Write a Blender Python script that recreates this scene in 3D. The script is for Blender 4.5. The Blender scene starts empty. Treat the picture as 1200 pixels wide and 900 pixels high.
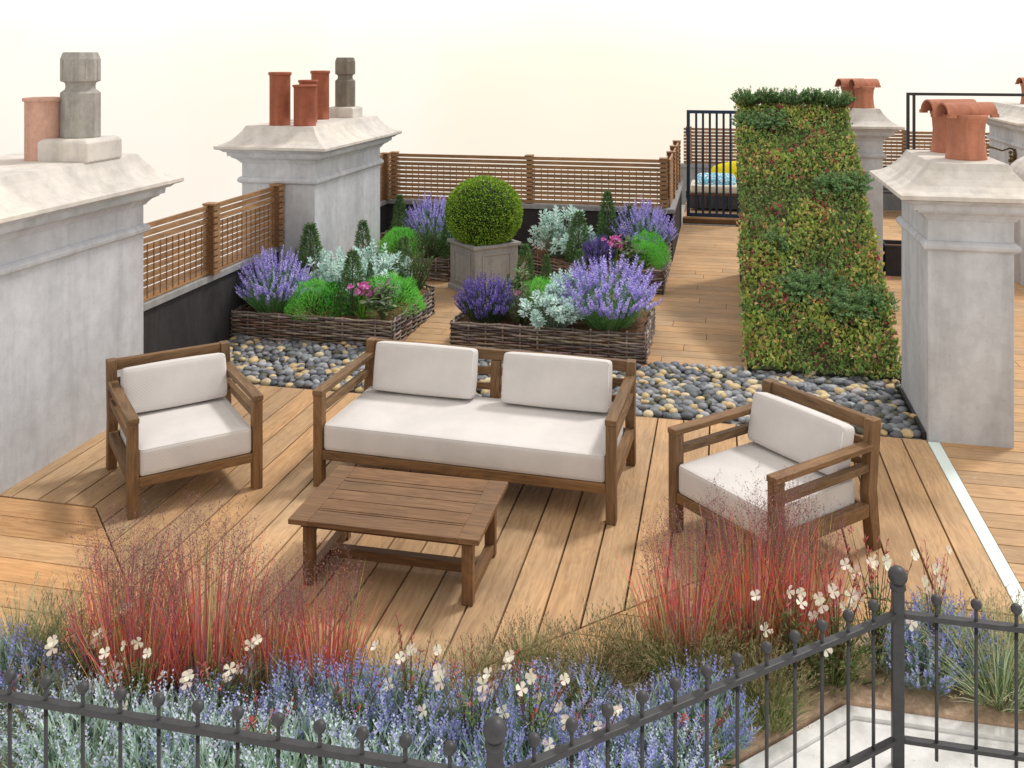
import bpy, math, random
from mathutils import Vector, Matrix, noise
R = random.Random(7)
D = bpy.data
scn = bpy.context.scene
col = scn.collection
PI = math.pi

def lin(c):
    return tuple(((v/255)/12.92 if v/255 <= 0.04045 else ((v/255+0.055)/1.055)**2.4) for v in c)

# ------------------------------------------------------------------ materials
def new_mat(name, rough=0.7, spec=0.3):
    m = D.materials.new(name); m.use_nodes = True
    nt = m.node_tree; b = nt.nodes['Principled BSDF']
    b.inputs['Roughness'].default_value = rough
    b.inputs['Specular IOR Level'].default_value = spec
    return m, nt, b
def N(nt, t, **k):
    n = nt.nodes.new(t)
    for a, v in k.items(): setattr(n, a, v)
    return n
def noise_node(nt, scale, detail=4, rough=0.6, vec=None, dist=0.0):
    n = N(nt, 'ShaderNodeTexNoise'); n.inputs['Scale'].default_value = scale
    n.inputs['Detail'].default_value = detail; n.inputs['Roughness'].default_value = rough
    n.inputs['Distortion'].default_value = dist
    if vec: nt.links.new(vec, n.inputs['Vector'])
    return n
def ramp(nt, fac, stops):
    r = N(nt, 'ShaderNodeValToRGB')
    while len(r.color_ramp.elements) > len(stops): r.color_ramp.elements.remove(r.color_ramp.elements[-1])
    while len(r.color_ramp.elements) < len(stops): r.color_ramp.elements.new(0.5)
    for e, (p, c) in zip(r.color_ramp.elements, stops):
        e.position = p; e.color = (*c, 1)
    nt.links.new(fac, r.inputs['Fac']); return r
def mixc(nt, a, b, fac, mode='MIX'):
    m = N(nt, 'ShaderNodeMix', data_type='RGBA', blend_type=mode)
    for s, v in ((6, a), (7, b), (0, fac)):
        if hasattr(v, 'links'): nt.links.new(v, m.inputs[s])
        elif s == 0: m.inputs[0].default_value = v
        else: m.inputs[s].default_value = (*v, 1)
    return m.outputs[2]
def bump(nt, b, h, strength=0.3, dist=0.01):
    n = N(nt, 'ShaderNodeBump'); n.inputs['Strength'].default_value = strength
    n.inputs['Distance'].default_value = dist
    nt.links.new(h, n.inputs['Height']); nt.links.new(n.outputs['Normal'], b.inputs['Normal'])
def mapped(nt, sc=(1,1,1), coord='Object'):
    t = N(nt, 'ShaderNodeTexCoord'); m = N(nt, 'ShaderNodeMapping')
    m.inputs['Scale'].default_value = sc
    nt.links.new(t.outputs[coord], m.inputs['Vector']); return m.outputs['Vector']

def mat_wood(name, dark, light, axis='X', rough=0.62, tint=True, grain=1.0):
    """grain runs along the axis; the per-board tint sits in the colour attribute"""
    m, nt, b = new_mat(name, rough, 0.25)
    st = {'X': (1.2, 22, 22), 'Y': (22, 1.2, 22), 'Z': (22, 22, 1.2)}[axis]
    st = tuple(v*grain for v in st)
    st2 = {'X': (.9, 5, 5), 'Y': (5, .9, 5), 'Z': (5, 5, .9)}[axis]
    a = N(nt, 'ShaderNodeAttribute', attribute_name='Col')
    base = mapped(nt)
    sep = N(nt, 'ShaderNodeVectorMath', operation='MULTIPLY_ADD')     # shift the grain board by board
    nt.links.new(a.outputs['Color'], sep.inputs[0]); sep.inputs[1].default_value = (37, 53, 41); nt.links.new(base, sep.inputs[2])
    m1 = N(nt, 'ShaderNodeMapping'); m1.inputs['Scale'].default_value = st; nt.links.new(sep.outputs[0], m1.inputs['Vector'])
    m2 = N(nt, 'ShaderNodeMapping'); m2.inputs['Scale'].default_value = st2; nt.links.new(sep.outputs[0], m2.inputs['Vector'])
    n1 = noise_node(nt, 2.2, 6, 0.65, m1.outputs[0], 0.6)
    n2 = noise_node(nt, 1.4, 3, 0.5, m2.outputs[0], 1.2)
    w = N(nt, 'ShaderNodeMath', operation='PINGPONG'); mu = N(nt, 'ShaderNodeMath', operation='MULTIPLY')
    mu.inputs[1].default_value = 9; nt.links.new(n2.outputs['Fac'], mu.inputs[0]); nt.links.new(mu.outputs[0], w.inputs[0]); w.inputs[1].default_value = 0.5
    add = N(nt, 'ShaderNodeMath', operation='MULTIPLY_ADD'); nt.links.new(w.outputs[0], add.inputs[0]); add.inputs[1].default_value = 0.35
    nt.links.new(n1.outputs['Fac'], add.inputs[2])
    r = ramp(nt, add.outputs[0], [(0.30, dark), (0.55, tuple((x+y)/2 for x, y in zip(dark, light))), (0.85, light)])
    big = noise_node(nt, 1.7, 3, 0.6, base)
    rb = ramp(nt, big.outputs['Fac'], [(0.3, (.78, .80, .84)), (0.7, (1.10, 1.07, 1.02))])
    c = mixc(nt, r.outputs[0], rb.outputs[0], 1.0, 'MULTIPLY')
    if tint:
        c = mixc(nt, c, a.outputs['Color'], 1.0, 'MULTIPLY')
    nt.links.new(c, b.inputs['Base Color'])
    bump(nt, b, n1.outputs['Fac'], 0.25, 0.004)
    return m

def mat_stone(name, base, var=0.12, rough=0.85, scale=1.0, warm=None):
    m, nt, b = new_mat(name, rough, 0.2)
    v = mapped(nt)
    t = N(nt, 'ShaderNodeMapping'); t.inputs['Rotation'].default_value = (0.3, 0.6, 0.4); t.inputs['Scale'].default_value = (1, 1, .45)
    nt.links.new(v, t.inputs['Vector'])
    n1 = noise_node(nt, 1.6*scale, 8, 0.62, t.outputs[0], 0.5)
    n2 = noise_node(nt, 9*scale, 6, 0.7, v)
    lo = tuple(x*(1-var) for x in base); hi = tuple(min(.9, x*(1+var)) for x in base)
    if warm: hi = warm
    r = ramp(nt, n1.outputs['Fac'], [(0.3, lo), (0.5, base), (0.72, hi)])
    r2 = ramp(nt, n2.outputs['Fac'], [(0.35, (.88, .88, .88)), (0.6, (1.03, 1.03, 1.03))])
    c = mixc(nt, r.outputs[0], r2.outputs[0], 1.0, 'MULTIPLY')
    nt.links.new(c, b.inputs['Base Color'])
    st = N(nt, 'ShaderNodeMapping'); st.inputs['Scale'].default_value = (5, 5, .55); nt.links.new(v, st.inputs['Vector'])
    ns = noise_node(nt, 1.3*scale, 6, 0.6, st.outputs[0], 0.2)
    rs = ramp(nt, ns.outputs['Fac'], [(0.30, (.84, .84, .83)), (0.5, (1, 1, 1)), (0.72, (1.07, 1.07, 1.07))])
    sp = noise_node(nt, 34*scale, 3, 0.8, v)
    rsp = ramp(nt, sp.outputs['Fac'], [(0.27, (.72, .72, .70)), (0.36, (1, 1, 1))])
    c = mixc(nt, mixc(nt, c, rs.outputs[0], 1.0, 'MULTIPLY'), rsp.outputs[0], .8, 'MULTIPLY')
    nt.links.new(c, b.inputs['Base Color'])
    n3 = noise_node(nt, 60*scale, 4, 0.7, v)
    bump(nt, b, n3.outputs['Fac'], 0.18, 0.004)
    return m

def mat_attr(name, rough=0.6, trans=0.0, spec=0.25, mottled=0.0, bumpy=0.0):
    m, nt, b = new_mat(name, rough, spec)
    a = N(nt, 'ShaderNodeAttribute', attribute_name='Col')
    c = a.outputs['Color']
    if mottled:
        n = noise_node(nt, 25, 5, 0.7, mapped(nt))
        r = ramp(nt, n.outputs['Fac'], [(0.3, (1-mottled,)*3), (0.7, (1+mottled*.4,)*3)])
        c = mixc(nt, c, r.outputs[0], 1.0, 'MULTIPLY')
        if bumpy: bump(nt, b, n.outputs['Fac'], bumpy, 0.004)
    nt.links.new(c, b.inputs['Base Color'])
    if trans:
        t = N(nt, 'ShaderNodeBsdfTranslucent'); mx = N(nt, 'ShaderNodeMixShader'); mx.inputs[0].default_value = trans
        nt.links.new(c, t.inputs['Color'])
        nt.links.new(b.outputs[0], mx.inputs[1]); nt.links.new(t.outputs[0], mx.inputs[2])
        nt.links.new(mx.outputs[0], nt.nodes['Material Output'].inputs['Surface'])
    return m

def mat_fabric():
    m, nt, b = new_mat('cushion_linen', 0.95, 0.1)
    v = mapped(nt)
    w = N(nt, 'ShaderNodeTexWave', wave_type='BANDS', bands_direction='DIAGONAL'); w.inputs['Scale'].default_value = 28
    w.inputs['Distortion'].default_value = 0.6; nt.links.new(v, w.inputs['Vector'])
    n = noise_node(nt, 3.5, 6, 0.6, v)
    r = ramp(nt, n.outputs['Fac'], [(0.3, lin((202, 199, 197))), (0.7, lin((218, 214, 210)))])
    r2 = ramp(nt, w.outputs['Fac'], [(0, (.975, .975, .975)), (1, (1, 1, 1))])
    nt.links.new(mixc(nt, r.outputs[0], r2.outputs[0], 1, 'MULTIPLY'), b.inputs['Base Color'])
    n2 = noise_node(nt, 8, 4, 0.6, v)
    ad = N(nt, 'ShaderNodeMath', operation='MULTIPLY_ADD'); nt.links.new(n2.outputs['Fac'], ad.inputs[0]); ad.inputs[1].default_value = 2.5; nt.links.new(w.outputs['Fac'], ad.inputs[2])
    bump(nt, b, ad.outputs[0], 0.10, 0.004)
    return m

def mat_plain(name, c, rough=0.5, metal=0.0, var=0.15, scale=6, spec=0.4):
    m, nt, b = new_mat(name, rough, spec)
    b.inputs['Metallic'].default_value = metal
    n = noise_node(nt, scale, 6, 0.65, mapped(nt))
    r = ramp(nt, n.outputs['Fac'], [(0.3, tuple(x*(1-var) for x in c)), (0.7, tuple(min(.92, x*(1+var)) for x in c))])
    nt.links.new(r.outputs[0], b.inputs['Base Color'])
    bump(nt, b, n.outputs['Fac'], 0.08, 0.003)
    return m

M = {}
deck_d, deck_l = lin((164, 130, 95)), lin((210, 174, 132))
M['deckY'] = mat_wood('deck_boards_lengthwise', deck_d, deck_l, 'Y')
M['deckX'] = mat_wood('deck_boards_crosswise', lin((164, 130, 95)), lin((210, 174, 132)), 'X')
M['deckO'] = mat_wood('deck_boards_fresh', lin((170, 126, 86)), lin((216, 174, 126)), 'X')
fd, fl = lin((88, 66, 46)), lin((146, 114, 80))
for ax in 'XYZ':
    M['furn'+ax] = mat_wood('furniture_teak_'+ax.lower(), fd, fl, ax, 0.55, grain=1.6)
    M['tab'+ax] = mat_wood('table_teak_'+ax.lower(), lin((92, 66, 44)), lin((146, 110, 76)), ax, 0.5, grain=1.6)
    M['fence'+ax] = mat_wood('fence_cedar_'+ax.lower(), lin((124, 92, 66)), lin((186, 146, 106)), ax, 0.6, grain=1.3)
M['under'] = mat_plain('deck_seam_dark', lin((48, 33, 20)), 0.9)  # plain sheet below the boards, coloured dark so the seams read as shaded gaps
M['stone'] = mat_stone('render_grey', lin((196, 199, 204)), 0.15)
M['cap'] = mat_stone('cap_limestone', lin((208, 203, 196)), 0.10, warm=lin((222, 214, 202)))
M['oldstone'] = mat_stone('weathered_stone', lin((160, 156, 150)), 0.34, scale=3)
M['oldstone2'] = mat_stone('weathered_brown_stone', lin((124, 117, 106)), 0.36, scale=3)
M['terra'] = mat_stone('terracotta', lin((180, 120, 96)), 0.25, 0.75, 2.5)
M['terra_dark'] = mat_stone('terracotta_dark', lin((150, 88, 66)), 0.25, 0.7, 2.5)
M['terra_pale'] = mat_stone('terracotta_pale', lin((196, 156, 138)), 0.16, 0.8, 3)
M['soot'] = mat_plain('soot_inside', (.02, .017, .015), 0.95)
M['coping'] = mat_stone('coping_grey', lin((150, 150, 150)), 0.14, scale=2)
M['dark'] = mat_stone('dark_membrane', lin((58, 56, 57)), 0.25, 0.8, 2)
M['paving'] = mat_stone('white_paving', lin((226, 226, 224)), 0.05, 0.8)
M['boxgrey'] = mat_stone('box_planter_grey', lin((158, 158, 156)), 0.12, 0.7, 2)
M['iron'] = mat_plain('painted_iron', lin((66, 66, 68)), 0.5, 0.2, 0.18, 40)
M['black'] = mat_plain('black_metal', lin((48, 48, 50)), 0.45, 0.2, 0.2)
M['blue'] = mat_plain('petrol_blue_paint', lin((28, 52, 80)), 0.45, 0.1, 0.15)
M['slate'] = mat_plain('slate_blue_panel', lin((72, 96, 116)), 0.5, 0.1, 0.15)
M['glass'] = mat_plain('pale_mint_strip', lin((232, 250, 242)), 0.25, 0, 0.02)
M['soil'] = mat_stone('bark_soil', lin((112, 84, 62)), 0.5, 0.95, 14)
M['sand'] = mat_stone('bed_soil', lin((186, 160, 136)), 0.3, 0.95, 8)
M['fabric'] = mat_fabric()
M['leaf'] = mat_attr('leaves', 0.62, 0.25)
M['petal'] = mat_attr('petals', 0.7, 0.2)
M['pebble'] = mat_attr('pebbles', 0.55, 0, 0.35, 0.25, 0.1)
M['wicker'] = mat_attr('woven_willow', 0.75, 0, 0.2, 0.45, 0.5)
M['bark'] = mat_attr('stems', 0.8)
M['brass'] = mat_plain('old_brass', lin((120, 102, 66)), 0.45, 0.7, 0.4, 30)
M['yellow'] = mat_plain('yellow_cushion', lin((226, 206, 40)), 0.9, 0, 0.1, 20, .1)
M['pale'] = mat_plain('pale_cushion', lin((206, 200, 184)), 0.9, 0, 0.06, 10, .1)
M['greywood'] = mat_wood('grey_boards', lin((96, 90, 96)), lin((148, 140, 146)), 'Z')
M['charwood'] = mat_wood('charcoal_boards', lin((46, 44, 46)), lin((82, 80, 82)), 'Z')
def mat_bluepat():
    m, nt, b = new_mat('blue_patterned_cloth', 0.9, 0.1)
    v = N(nt, 'ShaderNodeTexVoronoi'); v.inputs['Scale'].default_value = 30; nt.links.new(mapped(nt), v.inputs['Vector'])
    r = ramp(nt, v.outputs['Distance'], [(0.36, lin((226, 236, 238))), (0.50, lin((110, 184, 212)))])
    nt.links.new(r.outputs[0], b.inputs['Base Color']); return m
M['bluepat'] = mat_bluepat()

# ------------------------------------------------------------------ mesh builder
class MB:
    def __init__(s): s.v = []; s.f = []; s.c = []
    def add(s, vs, fs, c=(1, 1, 1)):
        o = len(s.v); s.v.extend([tuple(v) for v in vs])
        for f in fs: s.f.append(tuple(i+o for i in f)); s.c.append(c)
        return s
    def box(s, x0, x1, y0, y1, z0, z1, c=(1, 1, 1), M=None):
        vs = [Vector((x, y, z)) for z in (z0, z1) for x, y in ((x0, y0), (x1, y0), (x1, y1), (x0, y1))]
        if M is not None: vs = [M @ v for v in vs]
        return s.add(vs, [(3, 2, 1, 0), (4, 5, 6, 7), (0, 1, 5, 4), (1, 2, 6, 5), (2, 3, 7, 6), (3, 0, 4, 7)], c)
    def prism(s, poly, z0, z1, c=(1, 1, 1)):
        n = len(poly)
        vs = [(x, y, z0) for x, y in poly]+[(x, y, z1) for x, y in poly]
        return s.add(vs, [tuple(range(n))[::-1], tuple(range(n, 2*n))]+[(i, (i+1) % n, n+(i+1) % n, n+i) for i in range(n)], c)
    def tube(s, pts, rad, n=8, c=(1, 1, 1), caps=True):
        pts = [Vector(p) for p in pts]; rs = rad if isinstance(rad, (list, tuple)) else [rad]*len(pts)
        vs = []; up = None
        for i, p in enumerate(pts):
            t = (pts[min(i+1, len(pts)-1)]-pts[max(i-1, 0)]).normalized()
            if up is None: up = Vector((0, 0, 1)) if abs(t.z) < .9 else Vector((1, 0, 0))
            a = t.cross(up).normalized(); b = a.cross(t).normalized(); up = b
            for k in range(n):
                th = 2*PI*k/n; vs.append(p+(a*math.cos(th)+b*math.sin(th))*rs[i])
        fs = [(i*n+k, i*n+(k+1) % n, (i+1)*n+(k+1) % n, (i+1)*n+k) for i in range(len(pts)-1) for k in range(n)]
        if caps: fs += [tuple(range(n))[::-1], tuple((len(pts)-1)*n+k for k in range(n))]
        return s.add(vs, fs, c)
    def lathe(s, prof, cx=0, cy=0, n=24, c=(1, 1, 1), sq=None):
        vs = []
        for r, z in prof:
            for k in range(n):
                th = 2*PI*k/n; rr = r
                vs.append((cx+rr*math.cos(th), cy+rr*math.sin(th), z))
        fs = [(i*n+k, i*n+(k+1) % n, (i+1)*n+(k+1) % n, (i+1)*n+k) for i in range(len(prof)-1) for k in range(n)]
        fs += [tuple(range(n))[::-1], tuple((len(prof)-1)*n+k for k in range(n))]
        return s.add(vs, fs, c)
    def ball(s, c0, r, c=(1, 1, 1), n=12, sz=1.0):
        prof = [(max(1e-4, r*math.sin(PI*i/n)), c0[2]-r*sz*math.cos(PI*i/n)) for i in range(n+1)]
        return s.lathe(prof, c0[0], c0[1], 2*n//2*2, c)
    def rect_loft(s, x0, x1, y0, y1, prof, c=(1, 1, 1)):
        """prof: (offset outwards, z) rings round a rectangle"""
        vs = []
        for o, z in prof:
            vs += [(x0-o, y0-o, z), (x1+o, y0-o, z), (x1+o, y1+o, z), (x0-o, y1+o, z)]
        fs = [(i*4+k, i*4+(k+1) % 4, (i+1)*4+(k+1) % 4, (i+1)*4+k) for i in range(len(prof)-1) for k in range(4)]
        m = (len(prof)-1)*4
        fs += [(3, 2, 1, 0), (m, m+1, m+2, m+3)]
        return s.add(vs, fs, c)
    def leaf(s, p, d, up, L, w, c, fold=0.0):
        d = d.normalized(); sd = d.cross(up)
        if sd.length < 1e-4: sd = d.cross(Vector((1, 0.3, 0)))
        sd.normalize(); nn = sd.cross(d)
        m = p+d*L*.5
        return s.add([p, m+sd*w*.5+nn*fold*w, p+d*L, m-sd*w*.5+nn*fold*w], [(0, 1, 2, 3)], c)
    def blade(s, p, d, L, w, c, bend=0.3, seg=3, c2=None, side=None):
        d = d.normalized(); sd = side or d.cross(Vector((R.uniform(-1, 1), R.uniform(-1, 1), .2))).normalized()
        hor = Vector((d.x, d.y, 0)); hor = hor.normalized() if hor.length > 1e-3 else Vector((1, 0, 0))
        vs = []; q = p.copy(); dd = d.copy()
        for i in range(seg):
            ww = w*(1-i/seg*.75)*.5
            vs += [q-sd*ww, q+sd*ww]
            q = q+dd*L/seg; dd = (dd+hor*bend/seg-Vector((0, 0, bend*.6/seg))).normalized()
        vs.append(q)
        o = len(s.v); s.v.extend([tuple(v) for v in vs])
        for i in range(seg-1):
            s.f.append((o+2*i, o+2*i+1, o+2*i+3, o+2*i+2))
            s.c.append(c if (c2 is None or i >= 1) else c2)
        s.f.append((o+2*seg-2, o+2*seg-1, o+2*seg)); s.c.append(c)
        return q, dd
    def mesh(s, name, mat, smooth=False):
        me = D.meshes.new(name); me.from_pydata(s.v, [], s.f)
        ca = me.color_attributes.new('Col', 'FLOAT_COLOR', 'CORNER')
        buf = []
        for f, c in zip(s.f, s.c): buf.extend((c[0], c[1], c[2], 1.0)*len(f))
        ca.data.foreach_set('color', buf)
        if smooth: me.polygons.foreach_set('use_smooth', [True]*len(me.polygons))
        me.materials.append(M[mat] if isinstance(mat, str) else mat)
        me.validate(); me.update(); return me
    def build(s, name, mat, parent=None, bevel=0, smooth=False, loc=None):
        ob = D.objects.new(name, s.mesh(name, mat, smooth)); col.objects.link(ob)
        if parent: ob.parent = parent
        if loc: ob.location = loc
        if bevel:
            b = ob.modifiers.new('bevel', 'BEVEL'); b.width = bevel; b.segments = 2; b.limit_method = 'ANGLE'; b.angle_limit = math.radians(40)
            b.harden_normals = False
        return ob
def tag(o, label=None, cat=None, group=None, kind=None):
    for k, v in (('label', label), ('category', cat), ('group', group), ('kind', kind)):
        if v: o[k] = v
    return o
def empty(name, loc, rz=0, label=None, cat=None, group=None):
    o = D.objects.new(name, None); col.objects.link(o); o.location = loc; o.rotation_euler = (0, 0, rz)
    o.empty_display_size = 0.1
    return tag(o, label, cat, group)
def put(name, mesh, parent):
    o = D.objects.new(name, mesh); col.objects.link(o); o.parent = parent; return o
def copy_tree(o, parent=None):
    c = o.copy(); col.objects.link(c); c.parent = parent
    for ch in [x for x in D.objects if x.parent == o]: copy_tree(ch, c)
    return c
def jit(c, a=.15, h=.05):
    k = 1+R.uniform(-a, a); return tuple(max(0, x*k*(1+R.uniform(-h, h))) for x in c)
def tint(a=.13):
    k = 1+R.uniform(-a, a*.6); w = R.uniform(-.05, .05); return (k*(1+w), k, k*(1-w*1.4))

# ------------------------------------------------------------------ camera, world, light
cam = D.cameras.new('camera'); co = D.objects.new('camera', cam); col.objects.link(co)
co.location = (0, 0, 2.8); co.rotation_euler = (PI/2, 0, math.atan(246/1109))
cam.sensor_width = 36; cam.lens = 1109/1200*36; cam.shift_y = -385/1200; cam.clip_end = 500; cam.clip_start = .05
scn.camera = co
w = D.worlds.new('World'); scn.world = w; w.use_nodes = True
nt = w.node_tree; bg = nt.nodes['Background']
sun_dir = Vector((0.50, 0.55, 1.05)).normalized()
el = math.asin(sun_dir.z); az = math.atan2(sun_dir.x, sun_dir.y)
sky = N(nt, 'ShaderNodeTexSky'); sky.sky_type = 'NISHITA'; sky.sun_disc = False
sky.sun_elevation = el; sky.sun_rotation = az
bg.inputs['Strength'].default_value = 0.05; nt.links.new(sky.outputs[0], bg.inputs['Color'])
tc = N(nt, 'ShaderNodeTexCoord')
n1 = noise_node(nt, 2.0, 5, 0.55, tc.outputs['Generated'], 0.4)
rc = ramp(nt, n1.outputs['Fac'], [(0.38, (.95, .90, .82)), (0.60, (.95, .835, .70))])
bg2 = N(nt, 'ShaderNodeBackground'); bg2.inputs['Strength'].default_value = 1.0; nt.links.new(rc.outputs[0], bg2.inputs['Color'])
ads = N(nt, 'ShaderNodeAddShader'); nt.links.new(bg.outputs[0], ads.inputs[0]); nt.links.new(bg2.outputs[0], ads.inputs[1])
nt.links.new(ads.outputs[0], nt.nodes['World Output'].inputs['Surface'])
sl = D.lights.new('sun', 'SUN'); sl.energy = 2.0; sl.angle = math.radians(8); sl.color = (1, .965, .92)
so = D.objects.new('sun', sl); col.objects.link(so); so.rotation_euler = sun_dir.to_track_quat('Z', 'Y').to_euler(); so.location = (4, 4, 9)
scn.view_settings.view_transform = 'Standard'; scn.view_settings.look = 'None'
scn.view_settings.exposure = 0; scn.view_settings.gamma = 1

# ------------------------------------------------------------------ setting: floors
def struct(name, mb, mat, **k): return tag(mb.build(name, mat, **k), kind='structure')
struct('paving', MB().box(-7, 7, -1.5, 19, -.35, -.062), 'paving')
def edge(x):                                     # front edge of the main deck (a bay)
    P = [(-9, 5.17), (-3.79, 5.17), (-2.72, 4.1), (-1.17, 4.1), (-.1, 5.17), (9, 5.17)]
    for (a, ya), (b, yb) in zip(P, P[1:]):
        if a <= x <= b: return ya+(yb-ya)*(x-a)/(b-a)
mb = MB(); k = -21; g = .0055
x = -.482+.196*k
while x < 1.45:
    x0, x1 = max(x+g, -4.62), min(x+.196-g, 1.452)
    if x1-x0 > .02:
        y1 = 7.38
        if x0 < -4.5: x0 = x0
        brk = sorted([x0, x1]+[b for b in (-3.79, -2.72, -1.17, -.1) if x0 < b < x1])
        c = tint(.15)
        pts = [(b, edge(b)+g) for b in brk]+[(x1, y1), (x0, y1)]
        mb.prism(pts, -.03, 0, c)
    x += .196
struct('deck', mb, 'deckY', bevel=.0025)
struct('deck_base', MB().prism([(-4.62, 5.17), (-3.79, 5.17), (-2.72, 4.1), (-1.17, 4.1), (-.1, 5.17), (1.45, 5.17), (1.45, 7.4), (-4.62, 7.4)], -.055, -.028), 'under')
def lateral(name, x0f, x1f, ya, yb, step, mat, split=2.4, z=0):
    mb = MB(); y = ya
    while y < yb-.02:
        y1 = min(y+step-.009, yb); a = x0f(y+.1); b = x1f(y+.1)
        xs = [a]; t = a+R.uniform(.6, split)
        while t < b-.4: xs.append(t); t += split
        xs.append(b)
        for p, q in zip(xs, xs[1:]): mb.box(p+.002, q-.002, y, y1, z-.03, z, tint(.13))
        y += step
    return struct(name, mb, mat, bevel=.0025)
lateral('deck', lambda y: -4.74, lambda y: 1.45, 8.52, 15.9, .2, 'deckX')
struct('deck_base', MB().box(-4.74, 1.45, 8.5, 15.92, -.055, -.028), 'under')
lateral('deck', lambda y: 1.54, lambda y: 6.4, 4.9, 18.2, .2, 'deckX')
struct('deck_base', MB().box(1.54, 6.4, 4.9, 18.3, -.055, -.028), 'under')
# warmer boards in front of the bay, crosswise, cut along the bay edge
mb = MB(); OUT = 3.72
yy = [5.165-.206*i for i in range(0, 7)]+[OUT]
for t0, t1 in zip(yy, yy[1:]):
    t0 -= .003; t1 += .003
    def ol(y): return .53-y if y < 4.57 else -4.5       # outer and inner outlines of the left arm
    def il(y): return min(1.38-y, -2.72)-.006
    if t1 >= 4.1:
        lt, lb = max(ol(t0), -4.5), max(ol(t1), -4.5)
        mb.prism([(lb, t1), (il(t1), t1), (il(t0), t0), (lt, t0)], -.03, -.002, tint(.12))
        ir = lambda y: -5.27+y+.006
        mb.prism([(ir(t1), t1), (min(ir(t1)+.95, 1.452) if t1 < 4.72 else 1.452, t1), (min(ir(t0)+.95, 1.452) if t0 < 4.78 else 1.452, t0), (ir(t0), t0)], -.03, -.002, tint(.12))
    elif t0 > 4.1:
        mb.prism([(ol(t1), t1), (-.25, t1), (-.25+.1, t0), (-1.16, t0), (-1.164, 4.094), (-2.726, 4.094), (il(t0), t0), (ol(t0), t0)], -.03, -.002, tint(.12))
    else:
        mb.prism([(ol(t1), t1), (-.9+(t1-3.72), t1), (-.9+(t0-3.72), t0), (ol(t0), t0)], -.03, -.002, tint(.12))
struct('front_deck', mb, 'deckO', bevel=.0025)
struct('front_deck_base', MB().prism([(-4.5, 4.58), (-4.03, 4.56), (-3.2, 3.73), (-.92, 3.73), (-.2, 4.5), (.2, 4.86), (1.452, 4.86), (1.452, 5.166), (-.1, 5.166), (-1.17, 4.096), (-2.72, 4.096), (-3.79, 5.166), (-4.5, 5.166)], -.055, -.034), 'under')
# soil of the front bed
struct('bed_soil', MB().prism([(-3.5, 3.14), (-.66, 3.14), (.5, 4.3), (2.6, 4.3), (2.6, 4.88), (.2, 4.88), (-.86, 3.74), (-3.2, 3.69), (-3.5, 3.5)], -.061, .015), 'sand')
struct('kerb', MB().prism([(-3.8, 3.06), (-.62, 3.06), (.545, 4.235), (2.7, 4.235), (2.7, 4.3), (.52, 4.3), (-.645, 3.14), (-3.8, 3.14)], -.0615, .0), 'paving', bevel=.004)
struct('paving', MB().prism([(-6, -1), (6, -1), (6, 4.233), (.546, 4.233), (-.619, 3.058), (-6, 3.058)], -.06, -.018), 'paving')
struct('mint_glass_strip', MB().box(1.456, 1.537, 4.3, 7.345, -.05, .004), 'glass', bevel=.002)
# upper deck by the gate
lateral('upper_deck', lambda y: -.64, lambda y: 1.5, 15.98, 18.2, .2, 'deckX', z=.12)
struct('step_edge', MB().box(-.64, .22, 15.905, 15.975, -.03, .012), 'coping')
struct('step_riser', MB().box(-.64, 1.5, 15.978, 18.25, -.04, .088, (.75, .7, .7)), 'furnX')

# ------------------------------------------------------------------ pebbles
mb = MB()
def ico():
    import bmesh
    b = bmesh.new(); bmesh.ops.create_icosphere(b, subdivisions=2, radius=1)
    b.verts.ensure_lookup_table(); v = [x.co.copy() for x in b.verts]; f = [tuple(q.index for q in p.verts) for p in b.faces]; b.free(); return v, f
IV, IF = ico()
pc = [((128, 132, 138), 5), ((106, 111, 118), 4), ((140, 143, 148), 3), ((170, 172, 176), 1.5), ((200, 178, 134), 3.2), ((208, 192, 158), 1.4), ((92, 92, 78), 2), ((86, 92, 100), 1.2)]
pl = [lin(c) for c, w_ in pc]; pw = [w_ for c, w_ in pc]
def pebble(x, y, z, s):
    c = jit(R.choices(pl, pw)[0], .15, .03)
    a = s*R.uniform(.8, 1.2); b = a*R.uniform(.66, .9); h = a*R.uniform(.42, .6)
    rot = Matrix.Rotation(R.uniform(0, PI), 3, 'Z') @ Matrix.Rotation(R.uniform(-.3, .3), 3, 'X')
    p = Vector((x, y, z)); k = R.uniform(-.18, .18)
    mb.add([p+rot @ Vector((v.x*a*(1+k*v.y), v.y*b*(1+k*v.x), v.z*h)) for v in IV], IF, c)
y = 7.44; row = 0
while y < 8.66:
    x = -4.68+(.04 if row % 2 else 0)
    while x < 1.43:
        if (y < 8.52 or x > -.64) and not (x < -4.72):
            pebble(x+R.uniform(-.016, .016), y+R.uniform(-.014, .014), .008+R.uniform(-.008, .014), .048)
            if R.random() < .12: pebble(x+.03, y+.03, .04, .04)
        x += .079
    y += .066; row += 1
tag(mb.build('pebbles', 'pebble', smooth=True), 'rounded grey, charcoal and tan cobbles filling the strip behind the sofa', 'pebbles', kind='stuff')
struct('gravel_base', MB().box(-4.74, 1.45, 7.39, 8.515, -.06, -.012), 'coping')
tag(MB().box(1.432, 1.45, 7.4, 8.9, -.05, .05).build('edging_strip', 'black'), 'thin black edging beside the pebbles at the foot of the right chimney', 'edging')

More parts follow.
